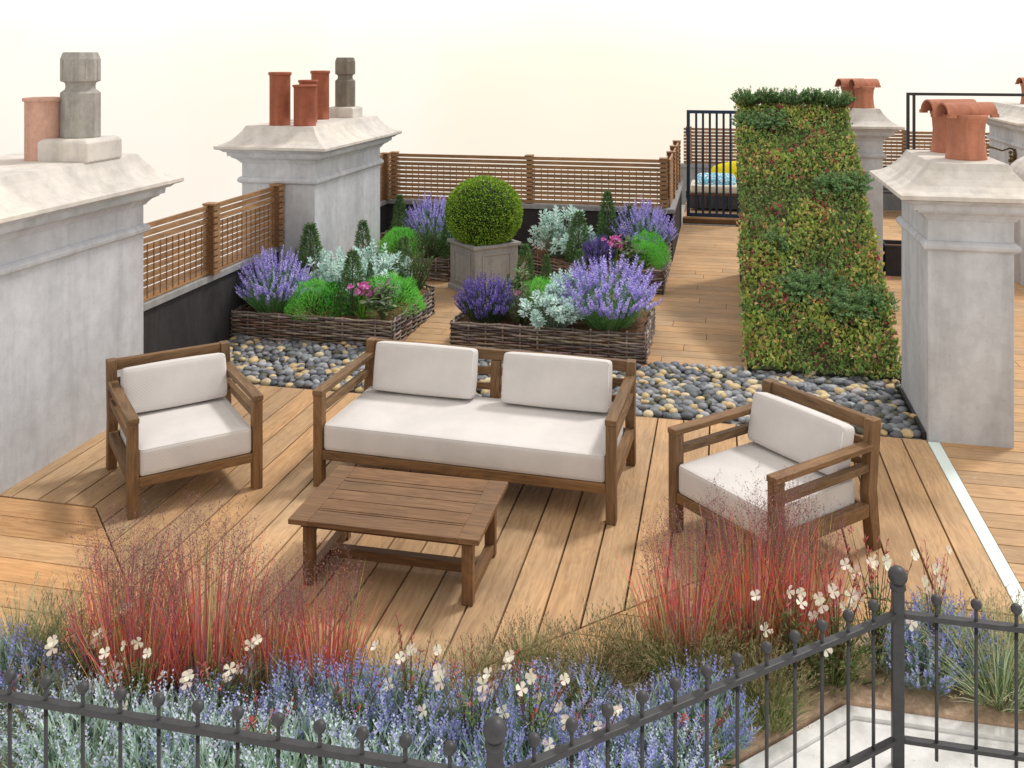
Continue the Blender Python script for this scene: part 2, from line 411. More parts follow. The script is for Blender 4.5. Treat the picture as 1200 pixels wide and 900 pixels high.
# ------------------------------------------------------------------ chimneys
def pot_mesh(r, h, mat, parent, loc, rim=True, taper=1.0, cowl=None, label=None):
    mb = MB()
    prof = [(r*1.02, 0), (r*1.0, .02)]
    if cowl:
        prof = [(r*1.0, 0), (r*1.0, .015), (r*.93, h*.25), (r*.88, h*.55), (r*.93, h*.82), (r*.95, h*.83), (r*1.0, h*.86), (r*.98, h*.9), (r*1.03, h*.92), (r*1.03, h)]
    else:
        for i in range(6): prof.append((r*(1+(taper-1)*i/5), .02+(h*.93-.02)*i/5))
        q = r*taper
        prof += [(q*1.02, h*.935), (q*1.10, h*.945), (q*1.12, h*.97), (q*1.10, h*.995), (q*1.02, h)]
    prof += [(r*.78, h), (r*.76, h*.6)]
    mb.lathe(prof, 0, 0, 28)
    o = mb.build('chimney_pot', mat, parent, smooth=False, loc=loc)
    for p in o.data.polygons: p.use_smooth = abs(p.normal.z) < .8
    MB().lathe([(r*.77, h*.62), (r*.77, h*.63)], n=20).build('flue', 'soot', o)
    if label: tag(o, label)
    if cowl:                                   # half-round ridge tile laid over the pot, axis along X
        L, rr = cowl; t = MB(); n = 14; ro, ri = rr, rr*.84
        vs = []
        for x_ in (-L/2, L/2):
            for q in (ro, ri):
                for k in range(n+1):
                    a = PI*k/n; vs.append((x_, q*math.cos(a)*1.0, q*math.sin(a)*1.15))
        m = n+1; fs = []
        for k in range(n):
            fs += [(k, k+1, 2*m+k+1, 2*m+k), (m+k, 3*m+k, 3*m+k+1, m+k+1), (k, m+k, m+k+1, k+1), (2*m+k, 2*m+k+1, 3*m+k+1, 3*m+k)]
        fs += [(0, 2*m, 3*m, m), (n, m+n, 3*m+n, 2*m+n)]
        t.add(vs, fs); to = t.build('cowl_tile', 'terra', o, loc=(0, 0, h*.985)); to.rotation_euler = (0, 0, math.radians(24))
        to.modifiers.new('b', 'BEVEL').width = .004
        mb2 = MB()                             # saddle pieces closing the sides
        for sx in (-1, 1): mb2.box(sx*(L/2)-.03*(1+sx), sx*(L/2)+.03*(1-sx), -rr-.012, -rr*.82, -.015, .012); mb2.box(sx*(L/2)-.03*(1+sx), sx*(L/2)+.03*(1-sx), rr*.82, rr+.012, -.015, .012)
        mb2.build('tile_lip', 'terra', to)
    return o
def stone_pot(parent, loc, r, h, plinth, mat):
    pw_, ph = plinth
    p = MB().rect_loft(-pw_/2, pw_/2, -pw_/2, pw_/2, [(0, 0), (0, ph*.82), (-.012, ph*.95), (-.035, ph)]).build('plinth', 'cap', parent, bevel=.012, loc=loc)
    prof = [(r, 0), (r, h*.52), (r*.96, h*.53), (r*.78, h*.56), (r*.74, h*.60), (r*.78, h*.645), (r*1.0, h*.66), (r*1.0, h*.92), (r*.86, h*1.0), (.0001, h*1.0)]
    o = MB().lathe(prof, n=8).build('stone_pot', mat, parent, loc=(loc[0], loc[1], loc[2]+ph), bevel=.006)
    o.rotation_euler = (0, 0, PI/8+math.radians(12))
    for k in range(8):                          # raised ribs round the head
        MB().box(r*.90, r*.95, -.012, .012, h*.68, h*.90, M=Matrix.Rotation(2*PI*k/8+PI/8, 4, 'Z')).build('rib', mat, o)
    return o
def chimney(x0, x1, y0, y1, label, dz=0.0, group=None, arch=0.22, s=1.0, group_=None):
    cx, cy = (x0+x1)/2, (y0+y1)/2
    root = empty('chimney_stack', (cx, cy, 0), 0, label, 'chimney', 'rendered chimney stacks round the terrace')
    a, b, c, d = x0-cx, x1-cx, y0-cy, y1-cy
    MB().rect_loft(a, b, c, d, [(0, -.05), (0, 1.67+dz)]).build('shaft', 'stone', root, bevel=.006)
    z = dz
    q = [(-.004, 1.385), (.018, 1.39), (.034, 1.405), (.038, 1.425), (.03, 1.445), (.014, 1.458), (-.004, 1.462)]
    MB().rect_loft(a, b, c, d, [(o, h+z) for o, h in q]).build('string_moulding', 'stone', root)
    q = [(-.004, 1.61), (.012, 1.612), (.022, 1.63), (.045, 1.655), (.085, 1.675), (.088, 1.69), (.115, 1.692), (.12, 1.735), (.145, 1.74), (.175, 1.765), (.20, 1.768), (.215, 1.775)]
    MB().rect_loft(a, b, c, d, [(o*s, h+z) for o, h in q]).build('cornice', 'stone', root)
    q = [(.208, 1.776), (.222, 1.777), (.222, 1.808), (.15, 1.830), (.09, 1.865), (.045, 1.91), (.0, 1.965), (-.03, 2.02)]
    cap = MB().rect_loft(a, b, c, d, [(o*s, h+z) for o, h in q]).build('cap', 'cap', root, bevel=.004)
    return root
# left, nearest
c1 = chimney(-5.55, -4.50, 3.4, 6.73, 'massive grey rendered chimney at the left edge, behind the left armchair')
stone_pot(c1, (-4.72+5.025, 6.26-5.065, 2.015), .142, .64, (.42, .17), 'oldstone')
pot_mesh(.135, .47, 'terra_pale', c1, (-4.97+5.025, 6.18-5.065, 2.015), label='pale pinkish clay pot')
c2 = chimney(-5.2, -4.33, 9.6, 11.62, 'grey chimney with three tall terracotta pots behind the front left planter')
ox, oy = -4.765, 10.61
for (X, Y, r_, h_) in ((-4.84, 9.80, .115, .60), (-4.53, 9.78, .122, .46), (-4.80, 10.80, .108, .60), (-4.72, 10.28, .105, .50)):
    pot_mesh(r_, h_, 'terra_dark', c2, (X-ox, Y-oy, 2.015), taper=1.0)
stone_pot(c2, (-4.66-ox, 11.25-oy, 2.015), .13, .62, (.34, .14), 'oldstone2')
c3 = chimney(1.46, 2.035, 7.36, 8.4, 'grey chimney on the right with two hooded clay pots, beside the pebbles')
for (X, Y) in ((1.80, 7.72), (1.80, 8.24)):
    pot_mesh(.145, .34, 'terra', c3, (X-1.7475, Y-7.88, 2.015), cowl=(.42, .085))
c4 = chimney(1.64, 2.0, 12.77, 13.3, 'slim grey chimney rising behind the sloping green roof', dz=.10)
for (X, Y) in ((1.80, 12.98), (1.66, 13.15)):
    pot_mesh(.13, .29, 'terra', c4, (X-1.82, Y-13.035, 2.115), cowl=(.36, .085))
c5 = chimney(4.42, 5.4, 15.3, 17.4, 'far grey chimney at the right edge with a small brass bracket')
pot_mesh(.14, .34, 'terra', c5, (4.85-4.91, 16.7-16.35, 2.015), cowl=(.40, .085))
# brass bracket on the far chimney
br = empty('wall_bracket', (4.42, 15.95, 1.28), 0, 'small ornate brass bracket with hanging cluster on the far right chimney', 'bracket')
MB().tube([(.0, 0, .06), (-.08, -.03, .09), (-.2, -.06, .05), (-.32, -.08, .09), (-.42, -.1, .12)], [.016, .014, .012, .014, .02]).build('arm', 'brass', br, smooth=True)
mb = MB()
for i in range(16):
    a = i*2.4; zz = .04-.016*i
    mb.ball((.0-.04+.045*math.cos(a), -.05+.045*math.sin(a), zz), .026*R.uniform(.7, 1.2), n=6)
mb.tube([(-.02, -.03, .08), (-.04, -.05, -.25)], .02)
mb.build('ornament', 'brass', br, smooth=True)
# round-topped rooflight in front of the far chimney
rl = empty('arched_dormer', (4.0, 13.2, 0), 0, 'low grey arched dormer at the right edge behind the near right chimney', 'dormer')
MB().rect_loft(-.45, .75, -.6, .6, [(0, 0), (0, .95), (.05, .96), (.05, 1.02), (.02, 1.03), (.02, 1.08), (-.06, 1.09), (-.06, 1.12)]).build('base', 'stone', rl, bevel=.005)
vs = []; n = 20
for y_ in (-.5, .5):
    for k in range(n+1):
        a = PI*k/n; vs.append((.15-.5*math.cos(a), y_, 1.12+.40*math.sin(a)))
m = n+1
MB().add(vs, [(k, k+1, m+k+1, m+k) for k in range(n)]+[tuple(range(m)), tuple(range(m, 2*m))[::-1]]).build('arched_roof', 'cap', rl, bevel=.004)

# ------------------------------------------------------------------ parapets and slatted fences
def box_thing(name, dims, mat, label, cat, group=None, cop=None):
    x0, x1, y0, y1, z0, z1 = dims; cx, cy = (x0+x1)/2, (y0+y1)/2
    r = empty(name, (cx, cy, 0), 0, label, cat, group)
    MB().box(x0-cx, x1-cx, y0-cy, y1-cy, z0, z1).build('wall_face', mat, r)
    if cop:
        a, b, c, d = cop
        MB().box(x0-cx-a, x1-cx+b, y0-cy-c, y1-cy+d, z1+.001, z1+.062).build('coping', 'coping', r, bevel=.006)
    return r
pg = 'dark parapet walls with grey copings'
box_thing('parapet_wall', (-4.93, -4.75, 6.74, 9.59, -.06, .655), 'dark', 'dark low wall with grey coping between the two left chimneys', 'wall', pg, (.02, .03, 0, 0))
box_thing('parapet_wall', (-4.93, -4.75, 11.63, 12.99, -.06, .655), 'dark', 'short dark low wall behind the rear left planter, beyond the three-pot chimney', 'wall', pg, (.02, .03, 0, -.03))
box_thing('parapet_wall', (-4.93, -.66, 13.0, 13.18, -.06, .655), 'dark', 'long dark low wall with grey coping behind the clipped box ball', 'wall', pg, (.02, -.18, .03, .02))
box_thing('parapet_wall', (-.82, -.655, 13.0, 16.0, -.06, .655), 'dark', 'dark low wall with grey coping along the path to the blue gate', 'wall', pg, (.02, .03, .03, 0))
box_thing('parapet_wall', (-.82, 6.3, 18.42, 18.6, -.06, .655), 'coping', 'pale grey low wall under the farthest slatted fence beyond the gate', 'wall', pg, (.02, .03, .03, .02))

def fence(x0, y0, x1, y1, zb, zt, posts, label, nb=11, side=1, batten=True):
    """slats run along local X; posts at distances along it; side = which side faces the viewer"""
    dx, dy = x1-x0, y1-y0; L = math.hypot(dx, dy); rz = math.atan2(dy, dx)
    r = empty('slatted_fence', (x0, y0, 0), rz, label, 'fence', 'horizontal cedar slat screens on the parapets')
    p = (zt-zb)/nb
    s = MB()
    for i in range(nb):
        z = zt-p*(i+1)+p*.5; hh = p*(.435 if i not in (nb-1,) else .46)
        edges = [0]+[q for q in posts if .05 < q < L-.05]+[L]
        for a, b in zip(edges, edges[1:]):
            s.box(a+.001, b-.001, -.012, .012, z-hh*.86, z+hh*.86, tint(.2))
    s.build('slat_panel', 'fenceX', r, bevel=.002)
    if batten:
        s = MB(); x = .05
        while x < L:
            s.box(x, x+.011, .0122, .0165, zb+.03, zt-p*2.95, (.6, .55, .5)); x += .095
        s.build('battens', 'fenceZ', r)
    for q in posts:
        pm = MB(); q = min(max(q, .055), L-.055)
        pm.box(q-.035, q+.035, -.016, .07, zb, zt-.006, (.62, .55, .5))
        for i in range(nb):
            z = zt-p*(i+1)+p*.5
            pm.box(q-.052, q+.052, -.036, -.0165, z-p*.36, z+p*.36, tint(.18))
            pm.box(q-.052, q+.052, .0705, .088, z-p*.36, z+p*.36, tint(.18))
        pm.box(q-.056, q+.056, -.04, .092, zt-.004, zt+.014, tint(.12))
        pm.build('post', 'fenceX', r, bevel=.0015)
    return r
fence(-4.76, 9.58, -4.76, 6.75, .72, 1.385, [.06, 1.42, 2.77], 'slatted cedar fence between the two left chimneys above the dark wall')
fence(-4.76, 12.98, -4.76, 11.64, .72, 1.385, [.05], 'short slatted cedar fence just right of the three-pot chimney')
fence(-4.72, 13.06, -.72, 13.06, .72, 1.385, [.06, 2.07, 3.94], 'long slatted cedar fence across the back behind the box ball')
fence(-.70, 13.1, -.70, 15.98, .72, 1.385, [.9, 1.8, 2.7], 'slatted cedar fence in steep perspective beside the blue gate')
fence(-.72, 18.48, 6.2, 18.48, .72, 1.42, [.1, 1.9, 4.0, 5.9], 'farthest slatted cedar fence seen behind the gate and right chimneys')

# ------------------------------------------------------------------ gate and things beyond
gt = empty('metal_gate', (-.14, 16.05, .12), 0, 'petrol blue barred metal gate at the end of the path', 'gate')
f = MB(); W2, H = .435, 1.77
f.box(-W2, -W2+.055, -.02, .02, 0, H); f.box(W2-.055, W2, -.02, .02, 0, H)
f.box(-W2+.055, W2-.055, -.02, .02, H-.055, H); f.box(-W2+.055, W2-.055, -.02, .02, .0, .06)
f.build('gate_frame', 'blue', gt, bevel=.003)
for i in range(6):
    x = -W2+.045+(2*W2-.09)*(i+1)/7
    MB().box(x-.019, x+.019, -.013, .013, .05, H-.045).build('bar', 'blue', gt, bevel=.002)
MB().box(.37, .425, -.05, -.022, .85, 1.0).build('latch', 'black', gt, bevel=.004)
MB().tube([(-W2-.0, 0, .3), (-W2, 0, .42)], .014).build('hinge', 'black', gt); MB().tube([(-W2, 0, 1.35), (-W2, 0, 1.47)], .014).build('hinge', 'black', gt)
bn = empty('daybed', (.06, 17.05, .12), 0, 'charcoal daybed with cushions seen through the blue gate', 'daybed')
m1 = MB()
for i in range(7): m1.box(-.62+.165*i, -.62+.165*i+.155, -.42, -.39, .05, .27, tint(.15))
for i in range(5): m1.box(.508, .535, -.385+.16*i, -.385+.16*i+.15, .05, .27, tint(.15))
m1.box(-.6, .5, -.385, .4, .04, .26, (.6, .6, .6)); m1.build('base', 'charwood', bn, bevel=.003)
MB().box(-.63, .54, -.43, .42, .271, .295, (.8, .7, .5)).build('seat_board', 'furnX', bn)

def cushion(w, d, h, r=.03, puff=.012, n=10):
    """rounded box cushion centred on the origin"""
    mb = MB(); half = Vector((w/2, d/2, h/2)); inner = half-Vector((r, r, r))
    ax = [(0, 1, 2), (1, 2, 0), (2, 0, 1)]
    def fr(i, n_, L):                        # parameter with extra loops near the edges
        t = i/n_; return math.sin((t-.5)*PI)*.5
    for a, b, c in ax:
        for sg in (-1, 1):
            vs = []
            for i in range(n+1):
                for j in range(n+1):
                    q = Vector((0, 0, 0)); u, v = fr(i, n, 0)*2, fr(j, n, 0)*2
                    q[a] = u*half[a]; q[b] = v*half[b]; q[c] = sg*half[c]
                    ci = Vector([max(-inner[k], min(inner[k], q[k])) for k in range(3)])
                    dd = q-ci
                    q = ci+dd.normalized()*r if dd.length > 1e-6 else q
                    pf = puff*(1-u*u)*(1-v*v)*(1+.25*noise.noise(Vector((u*1.7, v*1.7, c*3+sg+w*5))))
                    q[c] += sg*pf; vs.append(q)
            fs = []
            for i in range(n):
                for j in range(n):
                    k = i*(n+1)+j; f_ = (k, k+n+1, k+n+2, k+1)
                    fs.append(f_ if sg > 0 else f_[::-1])
            mb.add(vs, fs)
    return mb
def cush(name, mat, parent, size, loc, rot=(0, 0, 0), r=.03, puff=.012):
    o = cushion(*size, r=r, puff=puff, n=14).build(name, mat, parent, smooth=True, loc=loc); o.rotation_euler = rot
    import bmesh
    b = bmesh.new(); b.from_mesh(o.data); bmesh.ops.remove_doubles(b, verts=b.verts, dist=.0008); b.to_mesh(o.data); b.free()
    for p in o.data.polygons: p.use_smooth = True
    # piped seam round both faces of the cushion
    w_, d_, h_ = size; flat = min(range(3), key=lambda k: size[k])
    for sg in (-1, 1):
        a_, b_ = [k for k in range(3) if k != flat]; q = r*.34; pts = []
        ha, hb = size[a_]/2-q, size[b_]/2-q; cr = r*.9
        for cxs, cys, st in ((1, 1, 0), (-1, 1, 1), (-1, -1, 2), (1, -1, 3)):
            for k in range(5):
                an = st*PI/2+k*PI/8; v = [0, 0, 0]
                v[a_] = cxs*(ha-cr)+cr*math.cos(an); v[b_] = cys*(hb-cr)+cr*math.sin(an); v[flat] = sg*(size[flat]/2-q); pts.append(v)
        pts.append(pts[0]); MB().tube(pts, .0042, 6).build('piping', mat, o, smooth=True)
    return o
cush('mattress', 'pale', bn, (1.1, .78, .14), (-.04, 0, .366))
s1 = cush('scatter_cushion', 'bluepat', None, (.62, .30, .10), (-.10, 16.90, .63), (.55, 0, .05), .05, .03); tag(s1, 'blue and white patterned cushion on the daybed behind the gate', 'cushion')
s2 = cush('scatter_cushion', 'yellow', None, (.60, .30, .11), (.14, 17.18, .76), (.9, -.22, -.05), .05, .03); tag(s2, 'bright yellow cushion on the daybed behind the gate', 'cushion')
cb = empty('storage_cupboard', (.62, 17.5, .12), 0, 'grey boarded cupboard beside the daybed behind the gate', 'cupboard')
m1 = MB()
for i in range(5): m1.box(-.42+.14*i, -.42+.14*i+.132, -.3, -.27, 0, .62, tint(.12))
m1.box(-.41, .27, -.27, .3, 0, .61); m1.build('door_boards', 'greywood', cb, bevel=.003)
MB().box(-.44, .3, -.32, .33, .621, .66).build('top', 'coping', cb, bevel=.004)
# black frame, dark box and bench on the right-hand deck
fr_ = empty('door_frame', (2.5, 13.9, 0), 0, 'tall thin black metal frame standing on the right-hand deck', 'frame')
MB().box(-.02, .02, -.02, .02, 0, 2.25).build('post', 'black', fr_, bevel=.002)
MB().box(.06, .095, -.02, .02, 0, 2.25).build('post', 'black', fr_, bevel=.002)
MB().box(2.1, 2.14, -.02, .02, 0, 2.25).build('post', 'black', fr_, bevel=.002)
MB().box(-.02, 2.14, -.021, .021, 2.2505, 2.29).build('lintel', 'black', fr_, bevel=.002)
MB().box(-.5, .6, -.03, .03, .0, .05).build('sill', 'black', fr_, bevel=.002)
db = empty('trough', (2.22, 12.95, 0), 0, 'plain dark grey trough beside the slim chimney', 'trough')
MB().rect_loft(-.19, .19, -.18, .18, [(0, 0), (.004, .36), (.012, .361), (.012, .39), (-.02, .391), (-.02, .34)]).build('body', 'dark', db, bevel=.004)
MB().box(-.16, .16, -.15, .15, .341, .345).build('soil', 'soil', db)
bb = empty('bench', (3.05, 17.7, 0), 0, 'charcoal slatted bench far off beyond the black frame', 'bench')
m1 = MB()
for i in range(5): m1.box(-.6, .6, -.25+.09*i, -.25+.09*i+.08, .40, .43, tint(.1))
m1.build('seat', 'charwood', bb)
m1 = MB()
for i in range(4): m1.box(-.6, .6, .2, .23, .48+.09*i, .48+.09*i+.075, tint(.1))
m1.build('backrest', 'charwood', bb)
for sx in (-.55, .5):
    MB().box(sx, sx+.05, -.22, -.17, 0, .4).build('leg', 'black', bb); MB().box(sx, sx+.05, .17, .22, 0, .82).build('leg', 'black', bb)
ot = empty('octagonal_tub', (4.28, 12.15, 0), 0, 'slate blue octagonal tub half seen at the right edge', 'tub')
pr = [(.30, 0), (.34, .05), (.34, .52), (.30, .56), (.26, .57)]
MB().lathe(pr, n=8).build('body', 'slate', ot, bevel=.008)
m1 = MB()
for k in range(8): m1.box(.316, .325, -.085, .085, .10, .47, M=Matrix.Rotation(PI/4*k+PI/8, 4, 'Z'))
m1.build('panel', 'blue', ot, bevel=.003)

# ------------------------------------------------------------------ furniture
def fbox(name, dims, ax, parent, pal='furn', c=None, rot=None, bevel=.005):
    x0, x1, y0, y1, z0, z1 = dims
    mb = MB().box(x0, x1, y0, y1, z0, z1, c or tint(.10))
    if rot:
        for i, v in enumerate(mb.v):
            mb.v[i] = tuple(rot(Vector(v)))
    return mb.build(name, pal+ax, parent, bevel=bevel)
def rear_leg(x0, x1, Dp, zt):
    """raked rear leg: foot kicks back, top leans back"""
    pr = [(Dp/2-.085, .33), (Dp/2-.035, 0), (Dp/2+.03, 0), (Dp/2-.005, .35), (Dp/2+.035, zt), (Dp/2-.04, zt)]
    vs = [(x0, y, z) for y, z in pr]+[(x1, y, z) for y, z in pr]; n = len(pr)
    return MB().add(vs, [tuple(range(n)), tuple(range(n, 2*n))[::-1]]+[(i, n+i, n+(i+1) % n, (i+1) % n) for i in range(n)], tint(.1))
def seat_unit(name, W, Dp, loc, rz, label, cat, backs, group=None, arm=.62, top=.71):
    r = empty(name, (*loc, 0), rz, label, cat, group); t = .062; h = W/2
    for sx in (-1, 1):
        a, b = (-h, -h+t) if sx < 0 else (h-t, h)
        fbox('leg', (a, b, -Dp/2, -Dp/2+.068, 0, arm-.03), 'Z', r)
        rear_leg(a, b, Dp, top).build('leg', 'furnZ', r, bevel=.004)
        fbox('arm_rest', (a-.004, b+.004, -Dp/2-.004, Dp/2-.03, arm-.0295, arm+.005), 'Y', r)
        fbox('arm_rail', (a+.008, b-.008, -Dp/2+.07, Dp/2-.055, arm-.15, arm-.105), 'Y', r)
        fbox('side_rail', (a+.004, b-.004, -Dp/2+.07, Dp/2-.07, .20, .275), 'Y', r)
    fbox('front_rail', (-h+t, h-t, -Dp/2+.006, -Dp/2+.04, .178, .238), 'X', r)
    fbox('rear_rail', (-h+t, h-t, Dp/2-.075, Dp/2-.045, .20, .265), 'X', r)
    sl = MB(); nsl = int(W/.12)
    for i in range(nsl):
        x = -h+t+(W-2*t)*(i+.5)/nsl; sl.box(x-.035, x+.035, -Dp/2+.041, Dp/2-.076, .205, .226, tint(.1))
    sl.build('seat_slats', 'furnY', r)
    sh = lambda z: (z-.35)*.11
    def lean(v): return Vector((v.x, v.y+sh(v.z), v.z))
    yb = Dp/2-.055
    fbox('back_rail', (-h+t, h-t, yb-.006, yb+.036, top-.072, top-.002), 'X', r, rot=lean)
    fbox('back_rail', (-h+t, h-t, yb, yb+.028, top-.175, top-.125), 'X', r, rot=lean)
    fbox('back_rail', (-h+t, h-t, yb, yb+.028, top-.28, top-.235), 'X', r, rot=lean)
    if len(backs) > 1:
        fbox('back_stile', (-.035, .035, yb-.012, yb+.04, .24, top-.074), 'Z', r, rot=lean)
    cd = Dp-.12
    cush('seat_cushion', 'fabric', r, (W-2*t-.008, cd, .165), (0, -Dp/2+.012+cd/2, .239+.0825), r=.020, puff=.004)
    for (cx, cw, hh, dz) in backs:
        cush('back_cushion', 'fabric', r, (cw, .115, hh*.93), (cx, Dp/2-.18, .41+hh/2*.97+dz), (-.22, 0, 0), r=.024, puff=.008)
    return r
seat_unit('sofa', 1.98, .88, (-1.585, 6.115), math.radians(-2.7), 'teak two-seat sofa with white seat pad and two white back cushions, facing the table', 'sofa', [(-.475, .74, .355, 0), (.475, .74, .355, .0)])
def arm_at(fl, ang, label):
    """fl = ground point of the front-left corner as the sitter's front edge runs along ang"""
    W, Dp = .82, .84; a = math.radians(ang)
    ux = Vector((math.cos(a), math.sin(a))); uy = Vector((-math.sin(a), math.cos(a)))
    c = Vector(fl)+ux*W/2+uy*Dp/2
    return seat_unit('armchair', W, Dp, (c.x, c.y), a, label, 'armchair', [(0, .675, .315, 0)], 'matching teak armchairs at the two ends of the sofa', arm=.60, top=.735)
arm_at((-3.49, 5.06), 43.9, 'teak armchair with white cushions on the left, in front of the big chimney')
arm_at((-.31, 5.66), -44.5, 'teak armchair with white cushions on the right, behind the red grass')
# coffee table
tb = empty('coffee_table', (-1.70, 4.91, 0), 0, 'low slatted teak coffee table standing before the sofa', 'table')
hw, hd, zt = .515, .335, .378
mb = MB()
c0 = tint(.06)
mb.box(-hw, -hw+.11, -hd, hd, zt-.028, zt, c0); mb.box(hw-.11, hw, -hd, hd, zt-.028, zt, tint(.06))
ys = [-hd, -.205, -.185, -.07, .045, .15, .19, hd]
for a, b in zip(ys, ys[1:]): mb.box(-hw+.1105, hw-.1105, a+(.003 if a > -hd else 0), b-(.003 if b < hd else 0), zt-.026, zt-.0008, tint(.08))
mb.build('table_top', 'tabX', tb, bevel=.0025)
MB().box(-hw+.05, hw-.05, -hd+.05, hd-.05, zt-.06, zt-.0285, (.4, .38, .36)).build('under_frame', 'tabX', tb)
for sx in (-1, 1):
    a, b = (-.465, -.405) if sx < 0 else (.405, .465)
    for (y0, y1) in ((-.265, -.215), (.215, .265)):
        fbox('leg', (a, b, y0, y1, 0, zt-.0605), 'Z', tb, 'tab')
    fbox('foot_rail', (a+.004, b-.004, -.214, .214, .025, .075), 'Y', tb, 'tab')
    fbox('top_rail', (a+.004, b-.004, -.214, .214, zt-.11, zt-.061), 'Y', tb, 'tab')
fbox('stretcher', (-.405, .405, -.03, .03, .035, .085), 'X', tb, 'tab')

# ------------------------------------------------------------------ wicker planters
wc = [lin(c) for c in ((146, 132, 122), (118, 108, 104), (170, 154, 142), (102, 94, 92), (156, 144, 136), (140, 118, 102))]
def wicker(poly, H, label):
    cx = sum(p[0] for p in poly)/len(poly); cy = sum(p[1] for p in poly)/len(poly)
    r = empty('wicker_planter', (cx, cy, 0), 0, label, 'planter', 'low woven willow planters')
    P = [Vector((x-cx, y-cy, 0)) for x, y in poly]; n = len(P)
    for i in range(n):
        a, b = P[i], P[(i+1) % n]; L = (b-a).length; t = (b-a)/L; o = Vector((t.y, -t.x, 0))
        mb = MB(); ns = max(2, round(L/.16)); rows = 13
        for k in range(ns+1):
            p = a+t*(L*k/ns); mb.tube([p+Vector((0, 0, -.0)), p+Vector((0, 0, H+R.uniform(-.004, .01)))], .010, 6, jit(R.choice(wc), .2))
        for j in range(rows):
            z0 = (j+.5)*H/rows; ph = j % 2; s0 = 0.0
            while s0 < L:                         # each rod is a limited length
                ln = min(R.uniform(.5, 1.1), L-s0)
                if L-s0-ln < .15: ln = L-s0
                pts = []; m = max(4, int(ln/.026)); zj = R.uniform(-.004, .004); sl_ = R.uniform(-.006, .006)
                for q in range(m+1):
                    s_ = s0+ln*q/m; w_ = math.cos(PI*(s_/L*ns)+ph*PI)*.013
                    zz = z0+zj+sl_*(q/m-.5)*2+.006*noise.noise(Vector((s_*6, j*3.1, i)))
                    pts.append(a+t*s_+o*w_+Vector((0, 0, zz)))
                mb.tube(pts, R.uniform(.0085, .0125), 5, jit(R.choice(wc), .3, .08)); s0 += ln
        mb.build('woven_side', 'wicker', r, smooth=True)
    lin_poly = [(p.x*.975, p.y*.975) for p in P]
    MB().prism(lin_poly, .01, H-.05, (.5, .5, .5)).build('soil', 'soil', r)
    m2 = MB()
    for k in range(500):                          # bark chips
        q = R.choice(range(n)); u, v = sorted((R.random(), R.random())); c_ = Vector((0, 0, 0))
        a, b = P[q], P[(q+1) % n]; p = (c_*u+a*(v-u)+b*(1-v))*.96 if False else a*(u)*.96+b*(v-u)*.96
        d = Vector((R.uniform(-1, 1), R.uniform(-1, 1), R.uniform(-.3, .3)))
        m2.leaf(p+Vector((0, 0, H-.045+R.uniform(0, .012))), d, Vector((0, 0, 1)), R.uniform(.03, .06), .02, jit(lin(R.choice([(140, 100, 70), (104, 76, 56), (84, 62, 48)])), .3))
    tag(m2.build('bark_mulch', 'wicker', r), kind='stuff')
    return r
wicker([(-4.72, 8.52), (-3.06, 8.52), (-3.06, 9.85), (-3.5, 10.3), (-4.72, 10.3)][:5], .285, 'woven willow planter full of flowers at the front left, behind the left armchair')
wicker([(-4.28, 11.25), (-3.3, 11.25), (-2.95, 11.6), (-2.95, 12.93), (-4.7, 12.93), (-4.7, 11.68), (-4.28, 11.66)], .285, 'woven willow planter at the rear left, left of the grey box planter')
wicker([(-2.5, 8.63), (-.68, 8.63), (-.68, 9.75), (-2.1, 9.75), (-2.5, 9.4)], .285, 'woven willow planter at the front right, behind the sofa')
wicker([(-1.64, 11.2), (-.68, 11.2), (-.68, 12.93), (-2.4, 12.93), (-2.4, 11.85)], .285, 'woven willow planter at the rear right, nearest the blue gate')

# ------------------------------------------------------------------ box planter with topiary
bp = empty('box_planter', (-2.78, 10.98, 0), PI/4, 'square grey panelled box planter in the middle of the parterre', 'planter')
h = .295
MB().rect_loft(-h, h, -h, h, [(.022, 0), (.022, .05), (.012, .058), (0, .062), (0, .54), (.008, .545), (.02, .548), (.03, .56), (.03, .59), (-.03, .592), (-.03, .5)]).build('body', 'boxgrey', bp, bevel=.003)
for k in range(4):
    rm = Matrix.Rotation(k*PI/2, 4, 'Z')
    m1 = MB()
    a, b, z0, z1, t = -.2, .2, .11, .49, .022
    y0, y1 = -h-.012, -h-.0005
    m1.box(a, b, y0, y1, z0, z0+t, M=rm); m1.box(a, b, y0, y1, z1-t, z1, M=rm); m1.box(a, a+t, y0, y1, z0+t, z1-t, M=rm); m1.box(b-t, b, y0, y1, z0+t, z1-t, M=rm)
    m1.build('panel_moulding', 'boxgrey', bp, bevel=.003)
MB().box(-.26, .26, -.26, .26, .48, .53).build('soil', 'soil', bp)
tp = empty('box_ball', (-2.78, 10.98, .53), 0, 'clipped green box ball growing in the grey box planter', 'topiary')
mb = MB(); rad = .455
G = [lin(c) for c in ((136, 176, 52), (158, 196, 62), (112, 150, 48), (176, 208, 84), (90, 124, 40))]
for i in range(15000):
    d = Vector((R.gauss(0, 1), R.gauss(0, 1), R.gauss(0, 1))).normalized()
    if d.z < -.9: continue
    rr = rad*(1-abs(R.gauss(0, .035)))*(1+.02*noise.noise(d*5))
    p = Vector((0, 0, rad*.86))+Vector((d.x*rr, d.y*rr, d.z*rr*.93))
    dd = (d+Vector((R.uniform(-1, 1), R.uniform(-1, 1), R.uniform(-1, 1)))*.9)
    mb.leaf(p, dd, Vector((R.uniform(-1, 1), R.uniform(-1, 1), R.uniform(-1, 1))), R.uniform(.018, .030), R.uniform(.012, .018), jit(R.choice(G), .3), .2)
mb.build('foliage', 'leaf', tp)
mb = MB(); mb.ball((0, 0, rad*.86), rad*.86, (.02, .035, .01), 14, .93)  # solid near-black ball filling the inside of the foliage, no single twigs
